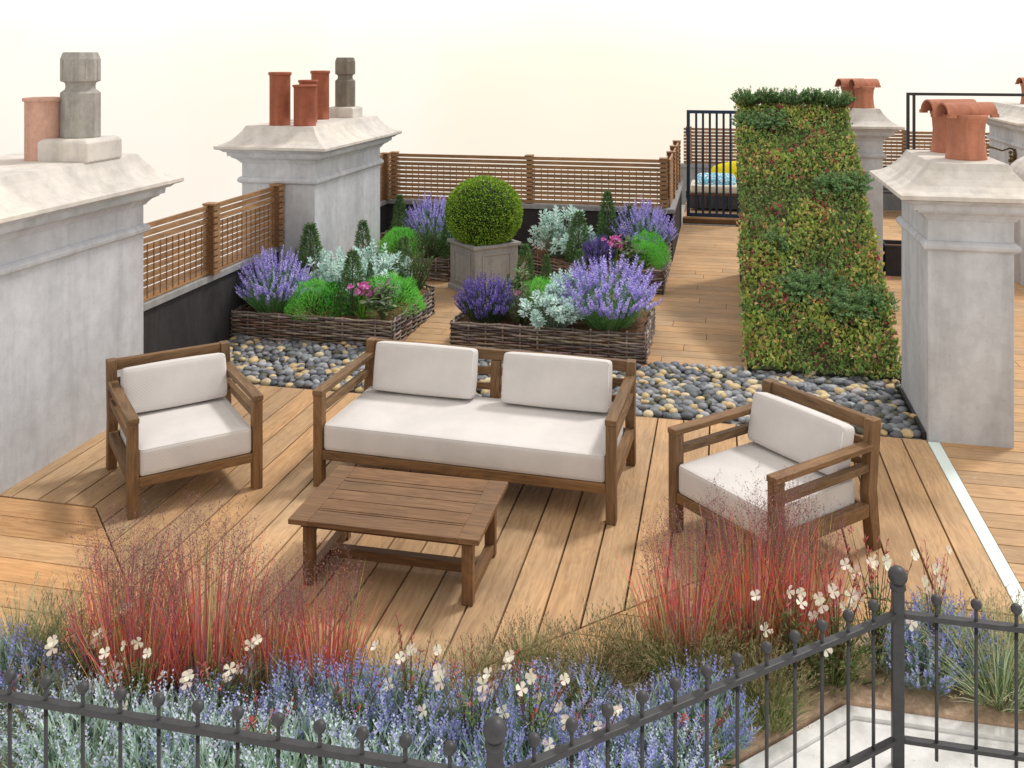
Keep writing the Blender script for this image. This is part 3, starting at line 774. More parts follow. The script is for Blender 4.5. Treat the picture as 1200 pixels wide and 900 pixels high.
mb.build('dark_core', 'bark', tp)
MB().tube([(0, 0, -.02), (0, 0, .2)], .03, 8, (.08, .06, .04)).build('stem', 'bark', tp)

# ------------------------------------------------------------------ planting: generators at natural size
UP = Vector((0, 0, 1))
def hdir(a, e): return Vector((math.cos(a)*math.cos(e), math.sin(a)*math.cos(e), math.sin(e)))
def core(mb, prof, c): mb.lathe(prof, n=10, c=c)
def gen_lav(flower, green, n=150, w_=.40, h_=.60, spk=.13, dense=16, fs=1.0):
    fo, fl = MB(), MB()
    for i in range(n):
        a = R.uniform(0, 2*PI); t = R.random()**.42; rr_ = R.uniform(.78, 1.02)
        p = Vector((math.cos(a)*.13*t, math.sin(a)*.13*t, 0))
        ph_ = t*1.32
        tip = Vector((math.cos(a)*w_*math.sin(ph_)*rr_, math.sin(a)*w_*math.sin(ph_)*rr_, h_*(.18+.82*math.cos(ph_))*rr_+.02))
        d = (tip-p)
        q, dd = fo.blade(p, d, d.length*.94, .006, jit(lin(R.choice(green)), .2), .06, 3)
        d = d.normalized()
        for k in range(9):
            s_ = R.uniform(.12, .72); b_ = p+(tip-p)*s_
            fo.leaf(b_, d+hdir(R.uniform(0, 6.3), R.uniform(-.1, .8))*.8, UP, R.uniform(.04, .075), .007, jit(lin(R.choice(green)), .25))
        L = spk*R.uniform(.7, 1.2); top = tip
        for k in range(dense):
            s_ = k/dense; b_ = top-d*L*(1-s_)
            aa = k*2.4; o = Vector((math.cos(aa), math.sin(aa), .5))
            ww = .020*fs*(1-.5*s_)*R.uniform(.8, 1.2)
            fl.leaf(b_, (o+d*.5), d, ww*1.3, ww, jit(lin(R.choice(flower)), .18), .2)
    return [('foliage', fo.mesh('foliage', 'leaf')), ('flower_spikes', fl.mesh('flower_spikes', 'petal'))]
lavf = [(190, 180, 240), (174, 162, 234), (206, 198, 246), (160, 146, 226)]
lavg = [(122, 176, 108), (142, 192, 124), (102, 154, 94)]
catf = [(122, 108, 188), (104, 92, 172), (140, 128, 204), (112, 92, 158)]
catg = [(62, 84, 62), (80, 100, 70)]
nepf = [(154, 156, 214), (166, 168, 220), (182, 186, 226), (138, 142, 204), (176, 190, 226)]
nepg = [(160, 190, 172), (176, 206, 188), (140, 172, 154), (150, 174, 140), (190, 214, 202)]
def gen_ellip(greens, n, w_, h_, L, wl, jitter=.6, twig=True, lobes=3, cover=1.0, up=.3):
    mb = MB()
    for i in range(n):
        d = Vector((R.gauss(0, 1), R.gauss(0, 1), abs(R.gauss(0, 1)))).normalized()
        k = 1+.16*noise.noise(d*lobes)
        rr = R.uniform(.55, 1) if R.random() < .3 else R.uniform(.9, 1.02)
        p = Vector((d.x*w_*k*rr, d.y*w_*k*rr, d.z*h_*k*rr+.01))
        dd = d+Vector((R.uniform(-1, 1), R.uniform(-1, 1), R.uniform(-.6, 1)+up))*jitter
        mb.leaf(p, dd, hdir(R.uniform(0, 6.3), R.uniform(-1, 1)), L*R.uniform(.6, 1.2), wl*R.uniform(.8, 1.2), jit(lin(R.choice(greens)), .22), .1)
    parts = [('foliage', mb.mesh('foliage', 'leaf'))]
    st = MB()
    for i in range(18):
        d = hdir(R.uniform(0, 6.3), R.uniform(.3, 1.4)); st.tube([(0, 0, 0), (d.x*w_*.5, d.y*w_*.5, d.z*h_*.5), (d.x*w_*.85, d.y*w_*.85, d.z*h_*.85)], [.006, .004, .002], 4, (.09, .07, .04))
    parts.append(('stems', st.mesh('stems', 'bark')))
    return parts
def gen_cone(greens, n=2600, w_=.12, h_=.6):
    mb = MB(); st = MB(); st.tube([(0, 0, 0), (0, 0, h_*.96)], [.008, .002], 5, (.10, .07, .04))
    for i in range(n):
        t = R.random()**1.3; z = .02+t*h_*.92; a = R.uniform(0, 6.3)
        prof = (1-t)**.75*(1+.3*noise.noise(Vector((a, t*5, 1.3))))
        if t < .12: prof *= .55+t*3.7
        r_ = w_*prof*math.sqrt(R.uniform(.25, 1))+.006
        p = Vector((math.cos(a)*r_, math.sin(a)*r_, z)); d = hdir(a+R.uniform(-.7, .7), R.uniform(.1, 1.3))
        mb.leaf(p, d, hdir(R.uniform(0, 6), 0), R.uniform(.022, .045), .0075, jit(lin(R.choice(greens)), .3))
    return [('foliage', mb.mesh('foliage', 'leaf')), ('stem', st.mesh('stem', 'bark'))]
def gen_sprigs(greens, n=46, w_=.22, h_=.45, L=.028, wl=.006):
    mb = MB(); st = MB()
    for i in range(n):
        a = R.uniform(0, 6.3); t = math.sqrt(R.random()); tip = Vector((math.cos(a)*w_*t, math.sin(a)*w_*t, h_*(1-.35*t*t)*R.uniform(.6, 1.05)))
        p = Vector((tip.x*.25, tip.y*.25, 0)); st.tube([p, (p+tip)*.5+Vector((tip.x*.08, tip.y*.08, 0)), tip], [.004, .003, .001], 4, (.11, .09, .05))
        for k in range(44):
            s_ = R.uniform(.1, 1); q = p+(tip-p)*s_; d = (tip-p).normalized()+hdir(R.uniform(0, 6.3), R.uniform(-.2, .6))*1.1
            mb.leaf(q, d, UP, L*R.uniform(.7, 1.25), wl, jit(lin(R.choice(greens)), .28))
    return [('foliage', mb.mesh('foliage', 'leaf')), ('stems', st.mesh('stems', 'bark'))]
def gen_silver(n=115, w_=.27, h_=.48):
    mb = MB(); st = MB(); cs = [(224, 244, 240), (234, 250, 246), (206, 234, 228), (186, 218, 208)]
    for i in range(n):
        a = R.uniform(0, 6.3); t = math.sqrt(R.random()); k = 1+.3*noise.noise(Vector((math.cos(a)*1.5, math.sin(a)*1.5, 2)))
        tip = Vector((math.cos(a)*w_*t*k, math.sin(a)*w_*t*k, h_*(1-.6*t*t)*R.uniform(.55, 1.03)*k))
        p = Vector((tip.x*.3, tip.y*.3, 0)); st.tube([p, tip], [.005, .003], 4, lin((140, 160, 140)))
        ax = (tip-p).normalized()
        for ring in range(3):
            for m_ in range(6):
                aa = m_*PI/3+ring*.5; x_ = ax.cross(UP if abs(ax.z) < .9 else Vector((1, 0, 0))).normalized(); y_ = ax.cross(x_)
                d = (x_*math.cos(aa)+y_*math.sin(aa))*(1.0-.25*ring)+ax*(.25+.4*ring)
                mb.leaf(tip-ax*.022*(2-ring), d, ax, R.uniform(.038, .06)*(1-.15*ring), .017, jit(lin(R.choice(cs)), .12), -.15)
    return [('foliage', mb.mesh('foliage', 'leaf')), ('stems', st.mesh('stems', 'bark'))]
def gen_sage(n=13):
    mb = MB(); st = MB(); cs = [(126, 146, 104), (146, 164, 120), (100, 124, 84), (112, 112, 104), (92, 128, 70)]
    for i in range(n):
        a = R.uniform(0, 6.3); t = math.sqrt(R.random()); tip = Vector((math.cos(a)*.14*t, math.sin(a)*.14*t, .30*(1-.35*t)*R.uniform(.6, 1.05)))
        st.tube([(0, 0, 0), tip*.5+Vector((0, 0, .03)), tip], .005, 5, lin((96, 110, 80)))
        for m_ in range(9):
            aa = m_*2.4+i; q = tip*(1-.5*(m_//3)/3.0)
            d = hdir(aa, R.uniform(-.1, .75)); L = R.uniform(.075, .125); w_ = L*.34; c = jit(lin(R.choice(cs)), .15)
            sd = d.cross(UP).normalized(); nn = sd.cross(d)
            P0 = q; P1 = q+d*L*.35+UP*.006; P2 = q+d*L*.75; P3 = q+d*L-UP*.012
            mb.add([P0, P1-sd*w_*.5, P1+UP*-.004, P1+sd*w_*.5, P2-sd*w_*.4, P2-UP*.004, P2+sd*w_*.4, P3], [(0, 1, 2), (0, 2, 3), (1, 4, 5, 2), (2, 5, 6, 3), (4, 7, 5), (5, 7, 6)], c)
    return [('foliage', mb.mesh('foliage', 'leaf')), ('stems', st.mesh('stems', 'bark'))]
def petals(fl, p, ax, n, L, w_, cs, cup=.5):
    x_ = ax.cross(Vector((.3, .1, 1)) if abs(ax.z) < .9 else Vector((1, 0, 0))).normalized(); y_ = ax.cross(x_)
    for k in range(n):
        aa = 2*PI*k/n+R.uniform(-.15, .15); d = (x_*math.cos(aa)+y_*math.sin(aa)+ax*cup*R.uniform(.6, 1.3)).normalized()
        sd = d.cross(ax).normalized(); c = jit(lin(R.choice(cs)), .06)
        fl.add([p, p+d*L*.4-sd*w_*.32, p+d*L*.8-sd*w_*.5, p+d*L, p+d*L*.8+sd*w_*.5, p+d*L*.4+sd*w_*.32], [(0, 1, 2, 3), (0, 3, 4, 5)], c)
def gen_pink():
    mb, fl = MB(), MB(); out = []
    for i in range(4):
        a = R.uniform(0, 6.3); tip = Vector((math.cos(a)*.04, math.sin(a)*.04, .25*R.uniform(.85, 1.1)))
        mb.tube([(0, 0, 0), tip], .004, 5, lin((130, 180, 60)))
        fl = MB(); out.append(fl)
        for k in range(8):
            p = tip+Vector((R.uniform(-1, 1), R.uniform(-1, 1), R.uniform(-1, .9)))*.035
            petals(fl, p, hdir(R.uniform(0, 6.3), R.uniform(.1, 1.2)), 5, .026, .022, [(216, 120, 190), (232, 156, 206), (198, 90, 172)])
    for i in range(10): mb.blade(Vector((0, 0, 0)), hdir(R.uniform(0, 6.3), R.uniform(.7, 1.4)), R.uniform(.08, .16), .014, jit(lin((120, 176, 60)), .2), .5)
    return [('stems', mb.mesh('stems', 'leaf'))]+[('flower_head', f_.mesh('flower_head', 'petal')) for f_ in out]
def gen_red(n=360, H=.66):
    mb, hz = MB(), MB()
    cs = [((246, 122, 112), 3.4), ((232, 100, 102), 2.6), ((250, 152, 120), 2.4), ((214, 134, 152), 2.4), ((182, 126, 146), 2), ((250, 186, 128), 1.6), ((160, 184, 112), 2.6), ((206, 212, 136), 1.4)]
    cl = [lin(c) for c, k in cs]; cw = [k for c, k in cs]
    for i in range(n):
        a = R.uniform(0, 6.3); t = math.sqrt(R.random()); p = Vector((math.cos(a)*.17*t, math.sin(a)*.17*t, 0))
        e = PI/2-t*.34*R.uniform(.1, 1.2)
        c = jit(R.choices(cl, cw)[0], .18); c2 = jit(lin(R.choice([(122, 132, 66), (170, 130, 70), (176, 80, 70), (96, 112, 58)])), .2)
        mb.blade(p, hdir(a+R.uniform(-.5, .5), e), H*R.uniform(.5, 1.04), R.uniform(.005, .0085), c, R.uniform(0, .35), 4, c2)
    sc = [lin(c) for c in ((116, 82, 86), (132, 92, 90), (100, 74, 82), (150, 112, 98))]
    for i in range(62):                          # airy seed panicles
        a = R.uniform(0, 6.3); t = math.sqrt(R.random())
        tip = Vector((math.cos(a)*.27*t, math.sin(a)*.27*t, H*R.uniform(.98, 1.30)-.12*t)); p = Vector((tip.x*.35, tip.y*.35, 0))
        hz.blade(p, tip-p, (tip-p).length, .0022, jit(sc[0], .2), .0, 3)
        ax = (tip-p).normalized()
        for k in range(15):
            s_ = .64+.36*k/15; q = p+(tip-p)*s_; d = (hdir(R.uniform(0, 6.3), R.uniform(.1, 1))+ax*.4).normalized(); L = .085*(1.15-s_)+.035
            hz.blade(q, d, L, .0014, jit(sc[1], .2), .0, 1)
            for m_ in range(3):
                b_ = q+d*L*R.uniform(.4, 1)+Vector((R.uniform(-1, 1), R.uniform(-1, 1), R.uniform(-1, 1)))*.007
                hz.leaf(b_, hdir(R.uniform(0, 6.3), R.uniform(-1, 1)), UP, .0085, .0055, jit(R.choice(sc), .25))
    return [('blades', mb.mesh('blades', 'leaf')), ('seed_heads', hz.mesh('seed_heads', 'petal'))]
def gen_gaura(ns=9, H=.55, nflow=8):
    mb, fl = MB(), MB(); out = []
    gs = [(86, 116, 62), (110, 136, 78), (66, 92, 48), (134, 154, 98)]
    for i in range(ns):
        a = R.uniform(0, 6.3); t = R.uniform(.2, 1); tip = Vector((math.cos(a)*.20*t, math.sin(a)*.20*t, H*R.uniform(.68, 1.06)))
        mid = Vector((tip.x*.35, tip.y*.35, tip.z*.55)); mb.tube([(0, 0, 0), mid, tip], [.0032, .0026, .0014], 4, jit(lin((116, 86, 66)), .15))
        for k in range(26):
            s_ = R.uniform(.03, .62); q = mid*(s_/.5) if s_ < .5 else mid+(tip-mid)*((s_-.5)*2)
            mb.leaf(q, hdir(R.uniform(0, 6.3), R.uniform(-.1, .9)), UP, R.uniform(.03, .062), .012, jit(lin(R.choice(gs)), .2), .1)
        for k in range(9):                       # red-pink buds up the tip
            q = mid+(tip-mid)*R.uniform(.5, 1.0); fl.leaf(q, hdir(R.uniform(0, 6.3), R.uniform(.5, 1.3)), Vector((R.random(), 1, 0)), R.uniform(.022, .04), .007, jit(lin(R.choice([(196, 96, 92), (150, 70, 62), (222, 138, 134)])), .12))
    for i in range(nflow):
        a = R.uniform(0, 6.3); t = math.sqrt(R.random()); q = Vector((math.cos(a)*.20*t, math.sin(a)*.20*t, H*R.uniform(.5, .95)))
        f_ = MB(); out.append(f_); petals(f_, q, (hdir(R.uniform(-2.4, -.7), R.uniform(.1, .9))), 4, R.uniform(.026, .037), .026, [(240, 236, 212), (246, 240, 222), (238, 222, 208)], .35)
        mb.tube([(q.x*.5, q.y*.5, q.z*.55), (q.x, q.y, q.z)], .0016, 4, lin((120, 96, 70)))
    for i in range(70):
        a = R.uniform(0, 6.3); t = math.sqrt(R.random()); p = Vector((math.cos(a)*.13*t, math.sin(a)*.13*t, R.uniform(0, .16)))
        mb.leaf(p, hdir(a, R.uniform(0, 1.1)), UP, R.uniform(.05, .09), .018, jit(lin(R.choice(gs)), .2), .1)
    return [('stems_and_leaves', mb.mesh('stems_and_leaves', 'leaf')), ('buds', fl.mesh('buds', 'petal'))]+[('flower', f_.mesh('flower', 'petal')) for f_ in out]
def gen_blades(cols, n=420, w_=.16, H=.3, spread=.9, bw=.004, seeds=None, bend=.5):
    mb = MB()
    for i in range(n):
        a = R.uniform(0, 6.3); t = math.sqrt(R.random()); p = Vector((math.cos(a)*w_*.45*t, math.sin(a)*w_*.45*t, 0))
        q, dd = mb.blade(p, hdir(a+R.uniform(-.6, .6), PI/2-t*spread*R.uniform(.4, 1.1)), H*R.uniform(.5, 1.1), bw*R.uniform(.7, 1.3), jit(lin(R.choice(cols)), .2), bend, 3)
        if seeds and R.random() < .6:
            for k in range(7):
                mb.leaf(q-dd*.008*k, hdir(R.uniform(0, 6.3), R.uniform(-.3, 1))+dd, UP, R.uniform(.012, .022), .0045, jit(lin(R.choice(seeds)), .2))
    return [('blades', mb.mesh('blades', 'leaf'))]

ros = [(84, 118, 68), (102, 136, 82), (66, 98, 58), (118, 148, 92)]
san = [(120, 216, 84), (138, 226, 100), (100, 198, 72), (152, 232, 116)]
GEN = {
 'lav': ([gen_lav(lavf, lavg, 300), gen_lav(lavf, lavg, 300)], .80, .60, 'lavender', 'lavender', 'lavender bushes in the planters'),
 'cat': ([gen_lav(catf, catg, 240, .36, .42, .12)], .72, .42, 'catmint', 'catmint', 'dark violet catmints in the planters'),
 'nep': ([gen_lav(nepf, nepg, 150, .27, .36, .11, 12, .66), gen_lav(nepf, nepg, 150, .27, .36, .11, 12, .66), gen_lav([(134, 138, 206), (150, 156, 216)], nepg, 150, .27, .36, .11, 12, .66)], .52, .36, 'blue_catmint', 'catmint', 'soft blue catmints behind the railing'),
 'nfr': ([gen_lav([(196, 202, 226), (210, 216, 232), (182, 190, 222), (206, 222, 222)], [(184, 208, 190), (198, 220, 204), (166, 194, 176)], 150, .27, .36, .10, 8, .6) for _ in range(2)], .52, .36, 'blue_catmint', 'catmint', 'pale washed-out catmints nearest the railing'),
 'san': ([gen_ellip(san, 5200, .25, .29, .034, .0042, .42, up=.5), gen_ellip(san, 5200, .25, .29, .034, .0042, .42, up=.5)], .52, .33, 'santolina', 'shrub', 'bright green domed shrubs in the planters'),
 'herb': ([gen_ellip([(70, 150, 50), (50, 120, 40), (90, 170, 60)], 260, .12, .27, .035, .022, .8)], .24, .29, 'leafy_herb', 'herb', None),
 'ros': ([gen_sprigs(ros, 60, .19, .45), gen_sprigs(ros, 60, .19, .45)], .40, .45, 'rosemary', 'rosemary', 'bushy dark rosemaries in the planters'),
 'cone': ([gen_cone(ros), gen_cone(ros)], .26, .60, 'conical_shrub', 'shrub', 'small pointed dark green shrubs in the planters'),
 'sil': ([gen_silver(), gen_silver()], .56, .50, 'silver_shrub', 'shrub', 'silver-leaved shrubs in the planters'),
 'sage': ([gen_sage()], .42, .34, 'sage', 'sage', 'grey-green sages in the planters'),
 'pink': ([gen_pink()], .11, .28, 'pink_flower', 'flower', 'pink flowers in the planters'),
 'red': ([gen_red(), gen_red()], .55, .66, 'red_grass', 'grass', 'red grass clumps in the front bed'),
 'gau': ([gen_gaura(), gen_gaura(11, .55, 9)], .42, .56, 'gaura', 'flower', 'white gauras in the front bed'),
 'oli': ([gen_blades([(134, 138, 92), (112, 120, 76), (158, 160, 112), (144, 128, 88)], 420, .2, .27, .9, .0035, [(150, 140, 104), (124, 104, 78)]), gen_blades([(130, 146, 92), (108, 124, 70), (156, 166, 112)], 420, .2, .27, .9, .0035, [(160, 150, 110)])], .46, .27, 'feathery_grass', 'grass', 'feathery olive grasses in the front bed'),
 'pale': ([gen_blades([(186, 200, 160), (160, 180, 136), (204, 214, 182), (128, 148, 104)], 520, .22, .38, 1.0, .0055, [(170, 160, 120)], .35)], .5, .38, 'pale_grass', 'grass', 'pale sage green grasses in the front bed'),
}
GEN['juni'] = ([gen_sprigs([(104, 140, 84), (122, 156, 98), (86, 120, 70), (122, 158, 110)], 70, .22, .26, .036, .013), gen_sprigs([(104, 140, 84), (122, 156, 98), (86, 120, 70)], 70, .22, .26, .036, .013)], .46, .27, 'juniper', 'shrub', 'dark juniper sprays on the green roof')
cnt = {}
def plant(kind, x, y, z, w_, h_, label, rz=None, bloom=True):
    if kind == 'gau' and rz is None: rz = R.uniform(-.5, .5)
    vs, nw, nh, name, cat, grp = GEN[kind]; i = cnt.get(kind, 0); cnt[kind] = i+1
    r = empty(name, (x, y, z), R.uniform(0, 6.28) if rz is None else rz, label, cat, grp)
    r.scale = (w_/nw, w_/nw, h_/nh)
    for nm, me in vs[i % len(vs)]:
        if bloom or nm != 'flower': put(nm, me, r)
    return r
Z0 = .225
PL = [
('lav', -4.42, 8.80, .72, .62, 'pale violet lavender at the left end of the front left planter, under the slatted fence'),
('ros', -4.45, 9.62, .40, .50, 'dark rosemary tucked behind the leftmost lavender in the front left planter'),
('cone', -4.30, 9.42, .36, .74, 'tall pointed shrub against the three-pot chimney, just right of the leftmost lavender'),
('san', -3.94, 8.76, .50, .36, 'bright green dome at the front of the front left planter, right of the leftmost lavender'),
('herb', -3.73, 8.72, .24, .33, 'small leafy green herb between the dome and the pointed shrub, front left planter'),
('cone', -3.56, 8.78, .30, .62, 'pointed dark shrub at the front of the front left planter, left of the pink flower'),
('sil', -4.02, 9.36, .58, .54, 'left silver shrub of the front left planter'),
('sil', -3.58, 9.42, .62, .62, 'tall silver shrub of the front left planter, right of the others'),
('sil', -3.76, 9.10, .48, .48, 'middle silver shrub of the front left planter, below the taller two'),
('cone', -3.95, 10.05, .28, .68, 'pointed shrub rising behind the silver shrubs of the front left planter'),
('cone', -3.50, 9.10, .13, .44, 'thin little pointed shrub amid the silver shrubs of the front left planter'),
('pink', -3.42, 8.68, .13, .33, 'pink flowers beside the sage in the front left planter'),
('sage', -3.20, 8.66, .46, .42, 'sage spilling over the near corner of the front left planter'),
('san', -3.28, 9.06, .62, .38, 'wide bright green dome at the right end of the front left planter'),
('ros', -3.24, 9.58, .44, .62, 'big dark rosemary at the rear right corner of the front left planter'),
('cone', -3.40, 9.86, .27, .56, 'pointed shrub behind the big rosemary of the front left planter'),
('lav', -3.80, 12.20, .74, .72, 'violet lavender in the rear left planter, below the back fence'),
('san', -4.00, 11.48, .50, .40, 'bright green dome in the rear left planter'),
('cone', -4.25, 12.15, .28, .66, 'pointed shrub left of the lavender in the rear left planter'),
('ros', -4.14, 11.85, .24, .50, 'small rosemary at the left end of the rear left planter'),
('cone', -3.32, 11.46, .34, .62, 'pointed shrub at the right of the rear left planter, next to the grey box'),
('ros', -3.60, 11.44, .46, .44, 'low dark rosemary at the front of the rear left planter'),
('sil', -3.35, 11.95, .46, .56, 'silver shrub half hidden behind the clipped ball, rear left planter'),
('sil', -1.98, 11.98, .68, .68, 'large silver shrub at the left end of the rear right planter'),
('cone', -1.72, 11.55, .34, .62, 'pointed shrub in front of the big silver shrub, rear right planter'),
('cone', -1.44, 12.20, .32, .78, 'tallest pointed shrub of the rear right planter, before the back fence'),
('cone', -1.16, 12.20, .18, .62, 'slender pointed shrub left of the lavender, rear right planter'),
('cone', -1.28, 12.30, .20, .50, 'low pointed shrub between its two taller neighbours, rear right planter'),
('cat', -1.46, 11.45, .46, .40, 'dark violet catmint left of the pink flowers, rear right planter'),
('pink', -1.27, 11.42, .15, .36, 'pink flowers in the middle of the rear right planter'),
('sage', -1.08, 11.33, .46, .42, 'sage at the front of the rear right planter'),
('lav', -1.00, 12.30, .80, .70, 'violet lavender in the rear right planter, before the fence corner'),
('san', -.90, 11.86, .46, .40, 'rear bright green dome at the right end of the rear right planter'),
('san', -.90, 11.46, .40, .36, 'front bright green dome at the right end of the rear right planter'),
('cat', -2.22, 8.88, .64, .46, 'dark violet catmint leaning over the left end of the front right planter'),
('ros', -1.86, 8.80, .30, .40, 'small rosemary between the dark catmint and silver shrub, front right planter'),
('sage', -1.98, 9.22, .42, .50, 'sage behind the catmint in the front right planter'),
('san', -1.74, 9.16, .44, .40, 'bright green dome in the front right planter'),
('sil', -1.56, 8.84, .58, .44, 'spreading silver shrub at the front of the front right planter'),
('sil', -1.50, 9.20, .34, .50, 'small upright silver shrub behind the spreading one, front right planter'),
('lav', -1.05, 8.98, .92, .70, 'biggest lavender, at the right end of the front right planter'),
('pink', -1.96, 8.98, .11, .26, 'single pink flower head in the front right planter'),
('cone', -1.98, 9.55, .26, .60, 'leftmost of the three pointed shrubs at the back of the front right planter'),
('cone', -1.76, 9.58, .17, .50, 'middle one of the three pointed shrubs at the back of the front right planter'),
('cone', -1.42, 9.60, .22, .56, 'rightmost of the three pointed shrubs at the back of the front right planter'),
]
for k, x, y, w_, h_, lb in PL: plant(k, x, y, Z0, w_*(1.24 if k in ('lav', 'ros', 'sil') else 1.14), h_*(1.08 if k == 'cone' else .98 if k == 'san' else 1.04), lb)
FR = [
('red', -2.62, 3.76, .48, .66, 'leftmost clump of red grass, before the left armchair'),
('red', -2.42, 3.62, .46, .60, 'short front clump of red grass in the left group'),
('red', -2.22, 3.78, .50, .74, 'tallest clump of red grass in the left group'),
('red', -1.94, 3.82, .42, .50, 'low red grass clump just right of the tallest left one'),
('red', -1.70, 3.86, .44, .54, 'red grass clump nearest the foot of the coffee table'),
('red', -.16, 4.44, .52, .62, 'left red grass clump of the group before the right armchair'),
('red', .14, 4.56, .50, .70, 'middle red grass clump of the group before the right armchair'),
('red', .36, 4.62, .46, .68, 'right red grass clump of the group before the right armchair'),
('gau', -2.68, 3.58, .38, .44, 'white gaura at the foot of the leftmost red grass'),
('gau', -2.36, 3.46, .36, .46, 'white gaura before the middle of the left red grasses'),
('gau', -2.02, 3.52, .36, .42, 'white gaura before the low red grass clump'),
('gau', -1.22, 3.62, .30, .50, 'tall pink-budded gaura left of the corner post'),
('gau', -.95, 3.56, .34, .54, 'white gaura right behind the railing corner post'),
('gau', -.72, 3.56, .34, .50, 'white gaura just right of the railing corner post'),
('gau', -.50, 3.62, .26, .34, 'small low white gaura behind the slanting railing'),
('gau', .30, 4.34, .38, .52, 'left white gaura before the right red grasses'),
('gau', .50, 4.42, .38, .58, 'middle white gaura by the railing end post'),
('gau', .68, 4.52, .36, .62, 'right white gaura directly behind the tall end post'),
('gau', .93, 4.60, .22, .60, 'slim pink-budded gaura right of the tall end post'),
('oli', -.98, 3.98, .40, .24, 'olive grass at the near edge of the orange boards, first from the left'),
('oli', -.76, 4.06, .42, .26, 'olive grass tuft second from the left in the middle row'),
('oli', -.56, 4.20, .44, .27, 'olive grass tuft third from the left in the middle row'),
('oli', -.36, 4.32, .44, .28, 'olive grass tuft beside the right red grasses'),
('oli', -.50, 3.98, .42, .26, 'olive grass tuft in front of the middle row'),
('oli', -.14, 4.18, .44, .34, 'long olive grass arching behind the slanting railing'),
('oli', .06, 4.22, .44, .36, 'olive grass under the middle red grass clump'),
('oli', .20, 4.10, .36, .28, 'olive grass against the kerb behind the slanting railing'),
('oli', -2.92, 3.74, .42, .34, 'olive grass left of the leftmost red grass'),
('oli', -1.46, 3.86, .36, .24, 'olive grass on the orange boards between table and left railing'),
('oli', 1.05, 4.76, .40, .24, 'thin olive grass beside the mint strip'),
('oli', 1.32, 4.78, .40, .24, 'thin olive grass in front of the mint strip'),
('pale', 1.18, 4.48, .52, .40, 'big pale green grass at the right, behind the straight railing'),
('pale', 1.50, 4.50, .50, .40, 'pale green grass cut by the right edge'),
('pale', -3.10, 3.70, .46, .36, 'whitish grass at the left edge of the bed'),
]
for k, x, y, w_, h_, lb in FR: plant(k, x, y, .0, w_, h_, lb)
nps = []
for i in range(9): nps.append(('nfr', -3.25+.29*i+R.uniform(-.05, .05), 3.28+R.uniform(-.05, .05), R.uniform(.50, .66), R.uniform(.22, .40)))
for i in range(8): nps.append(('nep', -1.85+.20*i+R.uniform(-.05, .05), 3.56+R.uniform(-.07, .07), R.uniform(.48, .66), R.uniform(.22, .36)))
for x, y in ((-3.05, 3.50), (-2.80, 3.46), (-2.1, 3.42), (-.46, 3.62), (-.25, 3.80), (-.80, 3.78), (-.08, 3.92), (-.32, 3.62), (.88, 4.56), (1.00, 4.66), (-1.50, 3.70), (-.62, 3.92)): nps.append(('nep', x, y, R.uniform(.44, .62), R.uniform(.22, .34)))
for x, y in ((-.60, 3.36), (-.44, 3.48), (-.22, 3.68)): nps.append(('nfr', x, y, R.uniform(.44, .56), R.uniform(.2, .28)))
for k, x, y, w_, h_ in nps: plant(k, x, y, .0, w_, h_, 'pale blue-green catmint clump in the row nearest the railing' if k == 'nfr' else 'soft blue catmint clump in the drift behind the railing')
for x, y, w_, h_, lb in ((-2.95, 3.30, .40, .30, 'leafy unopened gaura at the left end of the catmint drift'), (-1.75, 3.38, .40, .34, 'low leafy unopened gaura between pale catmints, below the gap between red grasses'), (-1.45, 3.52, .36, .40, 'leafy unopened gaura left of the pink-budded one, amid blue catmint'), (-.10, 3.78, .34, .30, 'small unopened gaura under the middle of the slanting rail')):
    plant('gau', x, y, .0, w_, h_, lb, bloom=False)
for x, y, w_, h_, lb in ((-2.62, 3.40, .42, .30, 'olive grass tuft amid the pale catmints at the left'), (-1.12, 3.80, .46, .28, 'olive grass tuft directly behind the pink-budded gaura'), (-.86, 4.18, .40, .22, 'farthest olive grass tuft on the orange boards'), (.48, 4.46, .40, .30, 'olive grass at the foot of the middle right gaura'), (-2.02, 3.68, .40, .30, 'olive grass tuft at the foot of the left red grasses')):
    plant('oli', x, y, .0, w_, h_, lb)

# ------------------------------------------------------------------ sloping green roof
gx0, gx1, gy0, gy1, gz = .22, 1.49, 8.60, 12.45, 2.16
gr = empty('green_roof', (gx0, gy0, 0), 0, 'steep planted roof covered with sedum and mixed foliage between path and chimneys', 'green roof')
vs = [(0, 0, 0), (0, 0, .04), (0, gy1-gy0, gz), (0, gy1-gy0, 0)]
ww = gx1-gx0
MB().add(vs+[(x+ww, y, z) for x, y, z in vs], [(0, 1, 2, 3), (7, 6, 5, 4), (0, 4, 5, 1), (1, 5, 6, 2), (2, 6, 7, 3), (3, 7, 4, 0)]).build('side_walls', 'dark', gr)
sl_ = Vector((0, gy1-gy0, gz-.04)); SL = sl_.length; sd_ = sl_.normalized(); nn_ = Vector((0, -sd_.z, sd_.y))
mb = MB(); base = Vector((0, 0, .045))
for a, b, c_, d_ in ((0, ww, 0, SL),):
    mb.add([base+sd_*c_+Vector((a, 0, 0)), base+sd_*c_+Vector((b, 0, 0)), base+sd_*d_+Vector((b, 0, 0)), base+sd_*d_+Vector((a, 0, 0))], [(0, 1, 2, 3)], (.06, .07, .03))
mb.build('growing_mat', 'bark', gr)
pal = {'lime': [(152, 174, 88), (166, 184, 98), (134, 160, 78)], 'green': [(118, 152, 84), (102, 138, 74), (138, 166, 96)],
       'olive': [(142, 146, 88), (160, 162, 100), (124, 130, 78)], 'red': [(176, 82, 96), (194, 116, 108), (156, 70, 86)], 'rust': [(202, 156, 116), (186, 138, 108), (214, 180, 134)], 'yellow': [(196, 190, 100), (204, 200, 120)]}
